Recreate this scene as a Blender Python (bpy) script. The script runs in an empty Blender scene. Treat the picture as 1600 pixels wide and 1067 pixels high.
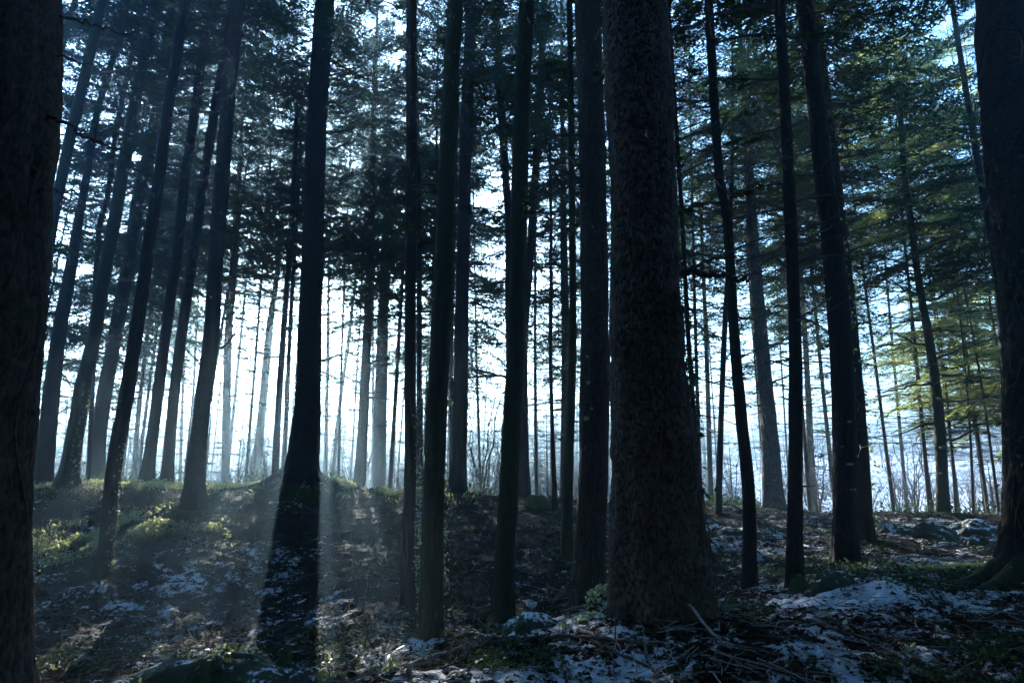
import bpy, math, random
import numpy as np
from mathutils import Vector, Matrix

SC = bpy.context.scene
COL = SC.collection
rnd = random.Random(11)
R = math.radians

# ------------------------------------------------------------------ camera
EYE = 1.55
PITCH = R(11.0)
FPX = 1000.0                      # focal length in photograph pixels (1600 wide)
cam_d = bpy.data.cameras.new("camera")
cam_d.sensor_width = 36.0
cam_d.lens = 36.0 * FPX / 1600.0
cam_d.clip_start = 0.05
cam_d.clip_end = 3000
cam = bpy.data.objects.new("camera", cam_d)
cam.location = (0, 0, EYE)
cam.rotation_euler = (R(90) + PITCH, 0, 0)
COL.objects.link(cam)
SC.camera = cam

def pix(px, py, Y):
    """world point at depth Y seen at photograph pixel px, py"""
    a = (px - 800) / FPX
    b = (533.5 - py) / FPX
    yc = math.cos(PITCH) - b * math.sin(PITCH)
    zc = math.sin(PITCH) + b * math.cos(PITCH)
    s = Y / yc
    return Vector((a * s, Y, EYE + zc * s))

# ------------------------------------------------------------------ light
sd = pix(503, 382, 10.0) - Vector((0, 0, EYE))
sd.normalize()
SUN_EL = math.asin(sd.z)
SUN_AZ = math.atan2(sd.x, sd.y)
world = bpy.data.worlds.new("World")
SC.world = world
world.use_nodes = True
wn = world.node_tree
wn.nodes.clear()
sky = wn.nodes.new("ShaderNodeTexSky")
sky.sky_type = 'NISHITA'
sky.sun_disc = False
sky.sun_elevation = SUN_EL
sky.sun_rotation = SUN_AZ
sky.altitude = 400
sky.air_density = 1.7
sky.dust_density = 0.6
sky.ozone_density = 9.0
bg = wn.nodes.new("ShaderNodeBackground")
bg.inputs[1].default_value = 0.12
wo = wn.nodes.new("ShaderNodeOutputWorld")
wn.links.new(sky.outputs[0], bg.inputs[0])
wn.links.new(bg.outputs[0], wo.inputs[0])

sun_d = bpy.data.lights.new("sun", 'SUN')
sun_d.energy = 5.0
sun_d.angle = R(0.6)
sun_d.color = (1.0, 0.96, 0.9)
sun = bpy.data.objects.new("sun", sun_d)
sun.rotation_euler = sd.to_track_quat('Z', 'Y').to_euler()
sun.location = (0, 0, 60)
COL.objects.link(sun)

SC.view_settings.view_transform = 'Standard'
SC.view_settings.look = 'None'
SC.view_settings.exposure = 3.05
SC.view_settings.gamma = 1.0
SC.render.engine = 'CYCLES'
cy = SC.cycles
cy.max_bounces = 4
cy.diffuse_bounces = 2
cy.glossy_bounces = 1
cy.transmission_bounces = 3
cy.volume_bounces = 0
cy.transparent_max_bounces = 4
cy.caustics_reflective = False
cy.caustics_refractive = False
cy.use_denoising = True
cy.use_adaptive_sampling = True
cy.adaptive_threshold = 0.012
HAZE_DENSITY = 0.0050
HAZE_G = 0.77

# ------------------------------------------------------------------ noise
def _hash(ix, iy, iz, seed):
    n = (ix.astype(np.int64) * 374761393 + iy.astype(np.int64) * 668265263 +
         iz.astype(np.int64) * 2147483647 + seed * 1274126177) & 0xFFFFFFFF
    n = ((n ^ (n >> 13)) * 1103515245) & 0xFFFFFFFF
    n = ((n ^ (n >> 16)) * 374761393) & 0xFFFFFFFF
    n = n ^ (n >> 15)
    return (n & 0xFFFFFF) / float(0xFFFFFF)

def vnoise(x, y, z=None, seed=0):
    if z is None:
        z = np.zeros_like(x)
    x0, y0, z0 = np.floor(x), np.floor(y), np.floor(z)
    fx, fy, fz = x - x0, y - y0, z - z0
    fx = fx * fx * (3 - 2 * fx); fy = fy * fy * (3 - 2 * fy); fz = fz * fz * (3 - 2 * fz)
    r = 0
    flat = not np.any(z)
    for dz in ((0,) if flat else (0, 1)):
        wz = (1 - fz) if dz == 0 else fz
        for dy in (0, 1):
            wy = (1 - fy) if dy == 0 else fy
            for dx in (0, 1):
                wx = (1 - fx) if dx == 0 else fx
                r = r + wx * wy * wz * _hash(x0 + dx, y0 + dy, z0 + dz, seed)
    return r

def fbm(x, y, octs=4, seed=0, gain=0.5):
    r = 0; a = 1.0; t = 0
    for o in range(octs):
        r = r + a * vnoise(x, y, seed=seed + o * 17)
        t += a
        x = x * 2.03 + 5.1; y = y * 2.03 + 1.7; a *= gain
    return r / t

def worley(u, v, nu, seed=0):
    """F1, F2 of a jittered cell noise, periodic in u with nu cells"""
    iu, iv = np.floor(u), np.floor(v)
    f1 = np.full(u.shape, 9.0); f2 = np.full(u.shape, 9.0)
    for dj in (-1, 0, 1):
        for di in (-1, 0, 1):
            cu, cv = iu + di, iv + dj
            cw = np.mod(cu, nu)
            hx = _hash(cw, cv, cw * 0, seed); hy = _hash(cw, cv, cw * 0 + 1, seed + 5)
            d = np.sqrt((cu + 0.1 + 0.8 * hx - u) ** 2 + (cv + 0.1 + 0.8 * hy - v) ** 2)
            m = d < f1
            f2 = np.where(m, f1, np.minimum(f2, d))
            f1 = np.where(m, d, f1)
    return f1, f2

def sstep(a, b, x):
    t = np.clip((x - a) / (b - a), 0, 1)
    return t * t * (3 - 2 * t)

# ------------------------------------------------------------------ terrain
# height profiles (metres, by distance Y) down nine lines of sight fanning from the path
PROF = {
    0:    [(0, 0), (3, -.15), (5, -.45), (7, -.8), (8.5, -.93), (10, -.85), (12, -.38), (14, .2), (16, .88), (17, 1.02), (18.5, 1.05), (21, .7), (25, 0), (35, -.5), (60, -.8)],
    250:  [(0, 0), (3, -.1), (5, -.4), (7, -.78), (8.5, -.93), (10, -.86), (12, -.35), (14, .25), (16, .9), (17, 1.02), (18.5, 1.05), (21, .7), (25, 0), (35, -.5), (60, -.8)],
    450:  [(0, 0), (3, -.05), (5, -.2), (6, -.45), (8, -.85), (9.6, -.93), (11, -.7), (13, -.1), (15, .45), (17, .93), (18.5, 1.02), (21, .7), (25, 0), (35, -.5), (60, -.8)],
    650:  [(0, 0), (3, .03), (4.6, .06), (5.3, .03), (6.5, -.4), (8, -.85), (9.8, -.93), (11.5, -.6), (13.5, 0), (15.5, .55), (17, .85), (18.5, .92), (21, .6), (25, 0), (35, -.5), (60, -.8)],
    800:  [(0, 0), (3, .03), (5, .07), (6.2, .09), (7, -.15), (8, -.55), (9.5, -.82), (10.7, -.78), (13, -.25), (15, .22), (17, .63), (18.5, .68), (21, .4), (25, -.1), (35, -.6), (60, -.8)],
    900:  [(0, 0), (3, .03), (5, .06), (7, .09), (7.8, -.02), (9, -.45), (11, -.62), (13.5, -.1), (15.5, .3), (17, .58), (18.5, .6), (21, .3), (25, -.2), (35, -.7), (60, -.8)],
    1050: [(0, 0), (3, 0), (5, .02), (7.3, .02), (9, -.3), (11, -.45), (13.5, -.02), (15.5, .33), (17, .5), (18.5, .5), (21, .2), (25, -.3), (35, -.8), (60, -.8)],
    1200: [(0, 0), (3, 0), (5, .0), (7, .03), (9, -.03), (11, -.2), (13, -.1), (15, .28), (16.5, .45), (18, .4), (21, .0), (25, -.5), (35, -.9), (60, -.9)],
    1330: [(0, 0), (3, 0), (5, .0), (6.8, .1), (7.7, .27), (8.5, .18), (9.5, .02), (11, -.07), (13, -.03), (15, .18), (17, .35), (18.5, .3), (21, -.1), (25, -.6), (35, -.9), (60, -.9)],
    1450: [(0, 0), (3, 0), (5, .0), (7, .06), (8.5, .05), (10.5, -.04), (13, .0), (15, .15), (17, .3), (18.5, .25), (21, -.2), (25, -.7), (35, -.9), (60, -.9)],
    1600: [(0, 0), (3, .02), (5, .05), (7, .12), (8.5, .12), (10.5, .0), (13, .05), (15, .2), (17, .3), (18.5, .25), (21, -.2), (25, -.7), (35, -.9), (60, -.9)],
}
LY = np.linspace(math.log(0.5), math.log(70), 420)
TT = np.linspace(-0.85, 0.85, 120)
_cols = sorted(PROF)
_tab = np.array([np.interp(np.exp(LY), [p[0] for p in PROF[c]], [p[1] for p in PROF[c]]) for c in _cols])
_ct = np.array([(c - 800) / FPX for c in _cols])
GRID = np.array([np.interp(TT, _ct, _tab[:, j]) for j in range(len(LY))])     # [LY, TT]
def _blur(a, k, axis):
    w = np.hanning(2 * k + 3)[1:-1]; w /= w.sum()
    p = [(0, 0), (0, 0)]; p[axis] = (k, k)
    b = np.pad(a, p, mode='edge')
    return np.apply_along_axis(lambda v: np.convolve(v, w, 'valid'), axis, b)
GRID = _blur(_blur(GRID, 6, 0), 5, 1)

MOUNDS = []       # x, y, radius, height: soil heaped about the feet of trees

def base_h(x, y):
    x = np.asarray(x, float); y = np.asarray(y, float)
    r = np.maximum(np.abs(y), 0.5)
    t = np.clip(x / r, -0.85, 0.85)
    ly = np.clip(np.log(np.clip(r, 0.5, 70)), LY[0], LY[-1])
    i = (ly - LY[0]) / (LY[1] - LY[0]); j = (t - TT[0]) / (TT[1] - TT[0])
    i0 = np.clip(np.floor(i).astype(int), 0, len(LY) - 2); j0 = np.clip(np.floor(j).astype(int), 0, len(TT) - 2)
    fi = i - i0; fj = j - j0
    h = (GRID[i0, j0] * (1 - fi) * (1 - fj) + GRID[i0 + 1, j0] * fi * (1 - fj) +
         GRID[i0, j0 + 1] * (1 - fi) * fj + GRID[i0 + 1, j0 + 1] * fi * fj)
    near0 = sstep(0.0, 3.0, y)
    h = h * near0
    d = np.sqrt(x * x + y * y)
    # field beyond, then the hill
    h = h + sstep(75, 230, d) * 15 * (0.75 + 0.5 * vnoise(x * .012, y * .012, seed=3)) * sstep(-20, 60, y + np.abs(x) * .4)
    return h

def ground_h(x, y):
    x = np.asarray(x, float); y = np.asarray(y, float)
    d = np.sqrt(x * x + y * y)
    h = base_h(x, y)
    a = sstep(1.5, 4, d)
    h = h + a * ((fbm(x * .55, y * .55, 3, 21) - .5) * .22 + (fbm(x * 2.2, y * 2.2, 3, 31) - .5) * .13)
    fine = 1 - sstep(20, 45, d)
    h = h + a * fine * (fbm(x * 9, y * 9, 3, 41) - .5) * .05
    for mx, my, mr, mh in MOUNDS:
        q = ((x - mx) ** 2 + (y - my) ** 2) / (mr * mr)
        h = h + mh * np.exp(-q)
    return h

def gh(x, y):
    return float(ground_h(np.array([x]), np.array([y]))[0])

def hit(px, py, y0=4.0, y1=26.0):
    """the ground point seen at a photograph pixel"""
    Y = y0
    while Y < y1:
        p = pix(px, py, Y)
        if p.z < gh(p.x, p.y):
            return p
        Y += 0.04
    return pix(px, py, y1)

# ------------------------------------------------------------------ mesh helpers
class MB:
    def __init__(s):
        s.v = []; s.f = []; s.m = []; s.n = 0
    def add(s, verts, faces, mat=0):
        verts = np.asarray(verts, np.float32).reshape(-1, 3)
        faces = np.asarray(faces, np.int64)
        s.v.append(verts); s.f.append(faces + s.n)
        s.m.append(np.full(len(faces), mat, np.int32)); s.n += len(verts)
    def mesh(s, name, mats, smooth=False, attr=None):
        me = bpy.data.meshes.new(name)
        if s.n:
            v = np.concatenate(s.v)
            me.vertices.add(len(v)); me.vertices.foreach_set("co", v.ravel())
            tot = sum(f.size for f in s.f); nf = sum(len(f) for f in s.f)
            me.loops.add(tot); me.polygons.add(nf)
            me.loops.foreach_set("vertex_index", np.concatenate([f.ravel() for f in s.f]).astype(np.int32))
            cnt = np.concatenate([np.full(len(f), f.shape[1], np.int32) for f in s.f])
            st = np.concatenate([[0], np.cumsum(cnt)[:-1]]).astype(np.int32)
            me.polygons.foreach_set("loop_start", st)
            try:
                me.polygons.foreach_set("loop_total", cnt)
            except Exception:
                pass
            me.polygons.foreach_set("material_index", np.concatenate(s.m))
            me.polygons.foreach_set("use_smooth", np.full(nf, smooth))
            if attr:
                for k, a in attr.items():
                    at = me.attributes.new(k, 'FLOAT', 'POINT')
                    at.data.foreach_set("value", np.asarray(a, np.float32))
            me.update(calc_edges=True)
        for m in mats:
            me.materials.append(m)
        return me

def link(name, me, parent=None, loc=None, rot=None, scale=None):
    o = bpy.data.objects.new(name, me)
    COL.objects.link(o)
    if parent is not None:
        o.parent = parent
    if loc is not None: o.location = loc
    if rot is not None: o.rotation_euler = rot
    if scale is not None: o.scale = scale if hasattr(scale, '__len__') else (scale,) * 3
    return o

def tag(o, label=None, cat=None, group=None, kind=None):
    if label: o['label'] = label
    if cat: o['category'] = cat
    if group: o['group'] = group
    if kind: o['kind'] = kind
    return o

def tube(mb, P, rad, n=6, mat=0, cap=True):
    P = np.asarray(P, float); k = len(P)
    rad = np.broadcast_to(np.asarray(rad, float), (k,))
    T = np.gradient(P, axis=0)
    T /= np.linalg.norm(T, axis=1)[:, None] + 1e-9
    ref = np.array([0.0, 0, 1]) if abs(T[0][2]) < .8 else np.array([1.0, 0, 0])
    A = np.cross(T, ref); A /= np.linalg.norm(A, axis=1)[:, None] + 1e-9
    B = np.cross(T, A)
    th = np.arange(n) * 2 * math.pi / n
    V = P[:, None, :] + rad[:, None, None] * (np.cos(th)[None, :, None] * A[:, None, :] + np.sin(th)[None, :, None] * B[:, None, :])
    i = np.arange(k - 1)[:, None] * n; j = np.arange(n)[None, :]; j2 = (j + 1) % n
    F = np.stack([i + j, i + j2, i + n + j2, i + n + j], -1).reshape(-1, 4)
    mb.add(V.reshape(-1, 3), F, mat)

# ------------------------------------------------------------------ materials
def newmat(name):
    m = bpy.data.materials.new(name); m.use_nodes = True
    nt = m.node_tree; nt.nodes.clear()
    out = nt.nodes.new("ShaderNodeOutputMaterial")
    return m, nt, out

def N(nt, t, **kw):
    n = nt.nodes.new(t)
    for k, v in kw.items():
        setattr(n, k, v)
    return n

def noise(nt, co, scale, detail=4, rough=.55):
    n = N(nt, "ShaderNodeTexNoise"); n.inputs['Scale'].default_value = scale
    n.inputs['Detail'].default_value = detail; n.inputs['Roughness'].default_value = rough
    nt.links.new(co, n.inputs['Vector'])
    return n.outputs['Fac']

def ramp(nt, fac, stops):
    r = N(nt, "ShaderNodeValToRGB")
    el = r.color_ramp.elements
    el[0].position, el[0].color = stops[0][0], (*stops[0][1], 1)
    el[1].position, el[1].color = stops[-1][0], (*stops[-1][1], 1)
    for p, c in stops[1:-1]:
        e = el.new(p); e.color = (*c, 1)
    nt.links.new(fac, r.inputs[0])
    return r.outputs[0]

def mix(nt, fac, a, b):
    m = N(nt, "ShaderNodeMix", data_type='RGBA')
    if isinstance(fac, (int, float)): m.inputs[0].default_value = fac
    else: nt.links.new(fac, m.inputs[0])
    for s, x in ((m.inputs[6], a), (m.inputs[7], b)):
        if isinstance(x, tuple): s.default_value = (*x, 1)
        else: nt.links.new(x, s)
    return m.outputs[2]

def math_(nt, op, a, b=None, clamp=False):
    m = N(nt, "ShaderNodeMath", operation=op); m.use_clamp = clamp
    for s, x in ((m.inputs[0], a), (m.inputs[1], b)):
        if x is None: continue
        if isinstance(x, (int, float)): s.default_value = x
        else: nt.links.new(x, s)
    return m.outputs[0]

def maprange(nt, v, a, b, c=0.0, d=1.0):
    m = N(nt, "ShaderNodeMapRange"); m.clamp = True
    m.inputs[1].default_value = a; m.inputs[2].default_value = b
    m.inputs[3].default_value = c; m.inputs[4].default_value = d
    nt.links.new(v, m.inputs[0])
    return m.outputs[0]

def coords(nt, stretch=(1, 1, 1)):
    tc = N(nt, "ShaderNodeTexCoord")
    mp = N(nt, "ShaderNodeMapping"); mp.inputs['Scale'].default_value = stretch
    nt.links.new(tc.outputs['Object'], mp.inputs['Vector'])
    return mp.outputs[0]

def bump(nt, h, dist, strength=1.0):
    b = N(nt, "ShaderNodeBump"); b.inputs['Strength'].default_value = strength
    b.inputs['Distance'].default_value = dist
    nt.links.new(h, b.inputs['Height'])
    return b.outputs[0]

def bark_mat(name, dark, light, moss=0.0, lichen=0.0, scale=1.0, bd=.012):
    m, nt, out = newmat(name)
    co = coords(nt, (1, 1, .28)); cu = coords(nt)
    n1 = noise(nt, co, 34 * scale, 6, .65)
    n2 = noise(nt, cu, 2.2, 4)
    col = ramp(nt, n1, [(.3, dark), (.52, tuple((a + b) / 2 for a, b in zip(dark, light))), (.72, light)])
    col = mix(nt, maprange(nt, n2, .35, .7, 0, .5), col, tuple(.55 * x for x in dark))
    pa = N(nt, "ShaderNodeAttribute"); pa.attribute_name = 'plate'
    col = mix(nt, maprange(nt, pa.outputs['Fac'], .25, .9, .75, 0), col, tuple(.3 * x for x in dark))
    if moss:
        nm = noise(nt, cu, 5.5, 7, .72)
        f = maprange(nt, nm, .62 - .3 * moss, .78 - .2 * moss, 0, .8)
        mc = ramp(nt, noise(nt, cu, 60, 3), [(.3, (.014, .02, .008)), (.7, (.05, .064, .022))])
        col = mix(nt, f, col, mc)
    if lichen:
        nl = noise(nt, coords(nt, (1, 1, 2.0)), 9, 5, .7)
        col = mix(nt, maprange(nt, nl, .70 - .1 * lichen, .73 - .1 * lichen, 0, .8), col, (.42, .45, .43))
    p = N(nt, "ShaderNodeBsdfPrincipled"); p.inputs['Roughness'].default_value = .9
    p.inputs['Specular IOR Level'].default_value = .2
    nt.links.new(col, p.inputs['Base Color'])
    nt.links.new(bump(nt, n1, bd), p.inputs['Normal'])
    nt.links.new(p.outputs[0], out.inputs[0])
    return m

def leaf_mat(name, a, b, trans=.4, tcol=None, scale=3.0, gloss=.0, sat=1.0):
    m, nt, out = newmat(name)
    c = ramp(nt, noise(nt, coords(nt), scale, 3), [(.32, a), (.68, b)])
    d = N(nt, "ShaderNodeBsdfDiffuse"); t = N(nt, "ShaderNodeBsdfTranslucent")
    nt.links.new(c, d.inputs[0])
    t.inputs[0].default_value = (*(tcol or b), 1)
    mx = N(nt, "ShaderNodeMixShader"); mx.inputs[0].default_value = trans
    nt.links.new(d.outputs[0], mx.inputs[1]); nt.links.new(t.outputs[0], mx.inputs[2])
    sh = mx.outputs[0]
    if gloss:
        g = N(nt, "ShaderNodeBsdfGlossy"); g.inputs['Roughness'].default_value = .35
        g.inputs[0].default_value = (.8, .85, .9, 1)
        m2 = N(nt, "ShaderNodeMixShader"); m2.inputs[0].default_value = gloss
        nt.links.new(sh, m2.inputs[1]); nt.links.new(g.outputs[0], m2.inputs[2]); sh = m2.outputs[0]
    nt.links.new(sh, out.inputs[0])
    return m

def plain_mat(name, a, b, scale=8, rough=.85, bd=.004):
    m, nt, out = newmat(name)
    n = noise(nt, coords(nt), scale, 5)
    p = N(nt, "ShaderNodeBsdfPrincipled"); p.inputs['Roughness'].default_value = rough
    nt.links.new(ramp(nt, n, [(.3, a), (.7, b)]), p.inputs['Base Color'])
    nt.links.new(bump(nt, n, bd), p.inputs['Normal'])
    nt.links.new(p.outputs[0], out.inputs[0])
    return m

M = {}
M['bark_plate'] = bark_mat('plated_bark', (.030, .022, .017), (.19, .14, .105), moss=.35, scale=1.4, bd=.008)
M['bark_dark'] = bark_mat('dark_bark', (.016, .012, .010), (.06, .044, .034), moss=.3)
M['bark_moss'] = bark_mat('mossy_bark', (.016, .014, .01), (.055, .045, .03), moss=1.15)
M['bark_grey'] = bark_mat('grey_bark', (.032, .024, .02), (.14, .105, .08), moss=.45, lichen=.35)
M['bark_pale'] = bark_mat('pale_bark', (.07, .065, .06), (.22, .2, .18), moss=.25, lichen=.8)
M['twig'] = plain_mat('twig_bark', (.03, .022, .018), (.08, .06, .045), 20)
M['twig_pale'] = plain_mat('weathered_wood', (.12, .1, .085), (.3, .26, .22), 20)
M['needle'] = leaf_mat('fir_needles', (.012, .026, .014), (.035, .065, .03), .32, (.07, .12, .03), 1.3)
M['needle_sunlit'] = leaf_mat('sunlit_fir_needles', (.035, .07, .02), (.08, .13, .035), .6, (.50, .58, .20), 1.3)  # lit copy of the needles: sun shining through put into the colour
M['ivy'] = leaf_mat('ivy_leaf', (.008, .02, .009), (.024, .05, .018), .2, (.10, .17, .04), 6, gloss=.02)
M['herb'] = leaf_mat('sunlit_herb_leaf', (.06, .085, .025), (.15, .19, .06), .5, (.5, .56, .18), 6, gloss=.12)  # leaf colour brightened to carry the glow of the sun patches
M['litter'] = leaf_mat('dead_leaf', (.016, .012, .010), (.062, .042, .030), .12, (.12, .07, .04), 7)
M['grass'] = leaf_mat('dry_grass', (.12, .11, .05), (.25, .22, .12), .5, (.45, .4, .2), 6)
M['moss'] = plain_mat('moss', (.015, .035, .006), (.06, .1, .02), 30, .95, .01)
M['rock'] = plain_mat('rock', (.03, .03, .03), (.11, .105, .1), 6, .85, .02)

def ground_mat():
    m, nt, out = newmat('forest_floor')
    co = coords(nt)
    at = N(nt, "ShaderNodeAttribute"); at.attribute_name = 'snow'
    am = N(nt, "ShaderNodeAttribute"); am.attribute_name = 'moss'
    soil = ramp(nt, noise(nt, co, 26, 7, .7), [(.3, (.008, .006, .005)), (.5, (.026, .019, .014)), (.68, (.055, .040, .028))])
    vor = N(nt, "ShaderNodeTexVoronoi"); vor.inputs['Scale'].default_value = 22
    nt.links.new(co, vor.inputs['Vector'])
    soil = mix(nt, maprange(nt, vor.outputs['Distance'], .15, .5, .5, 0), soil, (.06, .040, .026))
    mo = ramp(nt, noise(nt, co, 45, 5), [(.3, (.012, .025, .006)), (.7, (.05, .085, .018))])
    soil = mix(nt, maprange(nt, math_(nt, 'ADD', am.outputs['Fac'], math_(nt, 'MULTIPLY', math_(nt, 'SUBTRACT', noise(nt, co, 6, 6, .7), .5), 1.6)), .42, .6, 0, .9), soil, mo)
    nf = math_(nt, 'SUBTRACT', math_(nt, 'ADD', math_(nt, 'MULTIPLY', noise(nt, co, 11, 7, .74), .7), math_(nt, 'MULTIPLY', noise(nt, co, 34, 4, .6), .3)), .5)
    s = math_(nt, 'ADD', at.outputs['Fac'], math_(nt, 'MULTIPLY', nf, 1.9))
    sm = maprange(nt, s, .47, .53)
    col = mix(nt, sm, soil, (.82, .84, .87))
    p = N(nt, "ShaderNodeBsdfPrincipled"); p.inputs['Roughness'].default_value = .8
    p.inputs['Specular IOR Level'].default_value = .06
    nt.links.new(col, p.inputs['Base Color'])
    hh = math_(nt, 'ADD', math_(nt, 'MULTIPLY', maprange(nt, s, .4, .75), 1.0), math_(nt, 'MULTIPLY', noise(nt, co, 40, 5, .7), .8))
    nt.links.new(bump(nt, hh, .03), p.inputs['Normal'])
    nt.links.new(p.outputs[0], out.inputs[0])
    return m
M['ground'] = ground_mat()

# ------------------------------------------------------------------ trees: specification
# pts: photograph pixels (x, y, width) from the foot upwards; Y: distance in metres or None (foot rests where seen)
T = []
def tree(pts, Y, mat, label, kind='conifer_tree', cat='tree', group=None, H=22, crown=12.0, cr=3.0, var=None, twigs=True, fl=.12, res=0, needle='needle'):
    T.append(dict(pts=pts, Y=Y, mat=mat, label=label, kind=kind, cat=cat, group=group, H=H, crown=crown, cr=cr, var=var, twigs=twigs, fl=fl, res=res, needle=needle))

G1 = "dark straight trunks standing in front of the ridge"
G2 = "trunks along the crest of the ridge"
G3 = "hazy trunks in the wood behind the ridge"
tree([(-16, 1120, 160), (-20, 1000, 146), (-18, 850, 140), (-10, 700, 138), (0, 540, 140), (12, 300, 146), (20, 0, 160)], 4.2, 'bark_plate',
     "massive rough-barked trunk cut off by the picture's edge, beside the snow-flecked hollow", H=24, crown=13, twigs=False, res=3, fl=.03)
tree([(1655, 950, 200), (1640, 900, 168), (1632, 800, 140), (1628, 680, 124), (1622, 520, 112), (1600, 300, 118), (1584, 0, 128)], 8.0, 'bark_dark',
     "massive dark trunk with spreading mossy root foot beyond the pale fallen branch", H=24, crown=10, res=3, fl=.25)
tree([(1043, 990, 164), (1038, 930, 155), (1029, 820, 144), (1025, 725, 133), (1016, 620, 121), (1011, 540, 113), (1003, 270, 101), (992, 0, 98)], 6.4, 'bark_plate',
     "broad plated-bark trunk with ivy up its side, the widest one standing in full view", H=26, crown=12, twigs=False, res=4, fl=.12)
tree([(470, 764, 72), (471, 745, 58), (476, 700, 49), (480, 640, 42), (483, 571, 38), (485, 500, 36), (489, 380, 33), (495, 200, 31), (508, 0, 29)], 17.0, 'bark_dark',
     "thick black trunk flaring on the ridge crest, its shadow falling down the slope", H=22, crown=11, cr=3.2, res=3, fl=.12)
# nearer stand on the slope and in the hollow
tree([(160, 902, 38), (166, 850, 25), (179, 725, 25), (197, 622, 24), (213, 520, 22), (233, 380, 20), (248, 283, 18), (263, 167, 17), (276, 86, 16), (288, 0, 16)], None, 'bark_dark',
     "leaning dark trunk rooted in the sunlit green patch on the slope", group=G1, H=20, crown=13, res=2)
tree([(672, 1004, 46), (674, 950, 38), (677, 776, 33), (683, 620, 32), (689, 520, 30), (699, 253, 26), (711, 0, 24)], None, 'bark_moss',
     "mossy green trunk with a sunlit ivy fringe standing in the floor of the hollow", group=G1, H=22, crown=13, res=2)
tree([(785, 972, 40), (787, 900, 33), (795, 760, 30), (803, 600, 28), (807, 520, 27), (815, 177, 25), (823, 0, 23)], None, 'bark_moss',
     "smooth mossy trunk curving at the foot, just past the snowy bank", group=G1, H=22, crown=13, res=2)
tree([(637, 948, 28), (637, 850, 20), (641, 725, 19), (641, 520, 18), (643, 250, 17), (643, 0, 16)], None, 'bark_dark',
     "slim dark trunk with a bright edge just beside the mossy ivy-fringed one", group=G1, H=20, crown=12, res=1)
tree([(920, 950, 58), (921, 880, 51), (927, 725, 46), (929, 520, 43), (927, 300, 41), (918, 0, 38)], 8.6, 'bark_grey',
     "stout grey-brown trunk with moss-lit edge close beside the widest trunk", group=G1, H=23, crown=12, res=3)
tree([(1172, 924, 26), (1170, 776, 21), (1158, 650, 19), (1147, 520, 17), (1137, 354, 15), (1122, 253, 14), (1107, 0, 14)], None, 'bark_dark',
     "slender bowed dark trunk rising from leaf litter beside the snow mound", group=G1, H=20, crown=11, res=1)
tree([(1242, 918, 30), (1242, 800, 24), (1243, 650, 22), (1242, 520, 20), (1231, 253, 18), (1218, 0, 16)], None, 'bark_dark',
     "straight dark trunk at the edge of the snow mound with a mossy foot", group=G1, H=20, crown=11, res=2)
tree([(1322, 886, 48), (1320, 800, 39), (1320, 700, 38), (1314, 540, 36), (1300, 380, 33), (1282, 228, 29), (1257, 0, 25)], None, 'bark_dark',
     "thick dark trunk with white frost scars just behind the mossy snow-topped rock", group=G1, H=21, crown=10, cr=3.4, res=3)
tree([(1356, 878, 34), (1348, 760, 27), (1338, 620, 25), (1328, 500, 22), (1312, 330, 18), (1295, 180, 15), (1275, 0, 12)], 13.2, 'bark_dark',
     "leafy ivy-edged trunk partly hidden by the frost-scarred trunk", group=G1, H=20, crown=9, res=1)
tree([(886, 860, 20), (888, 725, 16), (895, 520, 12), (893, 250, 10), (890, 0, 9)], 13.0, 'bark_moss',
     "thin mossy trunk between the curving mossy trunk and the stout grey-brown one", group=G1, H=17, crown=10, res=1)
# crest of the ridge
tree([(303, 790, 42), (306, 740, 32), (315, 648, 27), (330, 520, 25), (339, 380, 24), (349, 253, 23), (359, 127, 22), (372, 0, 21)], 15.2, 'bark_dark',
     "sturdy dark trunk on the near lip of the ridge, wedge-footed, beside the bluish light beams", group=G2, H=21, crown=13, res=2)
tree([(259, 762, 26), (263, 725, 20), (269, 648, 18), (284, 520, 17), (294, 455, 16), (309, 344, 16), (329, 213, 15), (349, 91, 13), (362, 0, 12)], 18.5, 'bark_dark',
     "slim leaning trunk crossed by a light beam, next before the wedge-footed one", group=G2, H=20, crown=12, res=1)
tree([(226, 762, 30), (233, 720, 22), (243, 648, 19), (259, 520, 17), (278, 380, 17), (288, 288, 16), (304, 177, 15), (319, 66, 14), (331, 0, 13)], 18.0, 'bark_dark',
     "leaning trunk with swollen foot directly behind the sunlit-patch tree", group=G2, H=20, crown=12, res=1)
tree([(105, 760, 46), (112, 715, 32), (131, 597, 25), (144, 540, 23), (162, 430, 21), (177, 354, 20), (195, 243, 19), (207, 177, 18), (228, 76, 17), (245, 0, 17)], 16.5, 'bark_moss',
     "strong leaning trunk with splayed foot on the ridge, mossy edge catching light", group=G2, H=21, crown=13, res=2)
tree([(65, 756, 36), (77, 648, 29), (92, 520, 24), (109, 430, 20), (121, 354, 16), (134, 283, 13), (152, 177, 11), (182, 71, 9), (200, 0, 8)], 18.5, 'bark_dark',
     "dark trunk nearest the massive edge trunk, leaning with a thin top", group=G2, H=19, crown=10, res=1)
tree([(30, 770, 26), (45, 620, 20), (58, 532, 19), (76, 385, 19), (91, 304, 18), (109, 218, 18), (137, 101, 17), (160, 0, 16)], 15.0, 'bark_moss',
     "leaning trunk emerging from behind the massive edge trunk, covered in ivy low down", group=G2, H=20, crown=12, res=1)
tree([(150, 752, 34), (155, 670, 26), (177, 540, 24), (202, 405, 22), (217, 304, 20), (240, 200, 18), (262, 60, 15), (275, 0, 14)], 22.0, 'bark_dark',
     "broad shaded trunk veiled by blue haze behind the splayed-foot tree", group=G2, H=21, crown=10)
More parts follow.
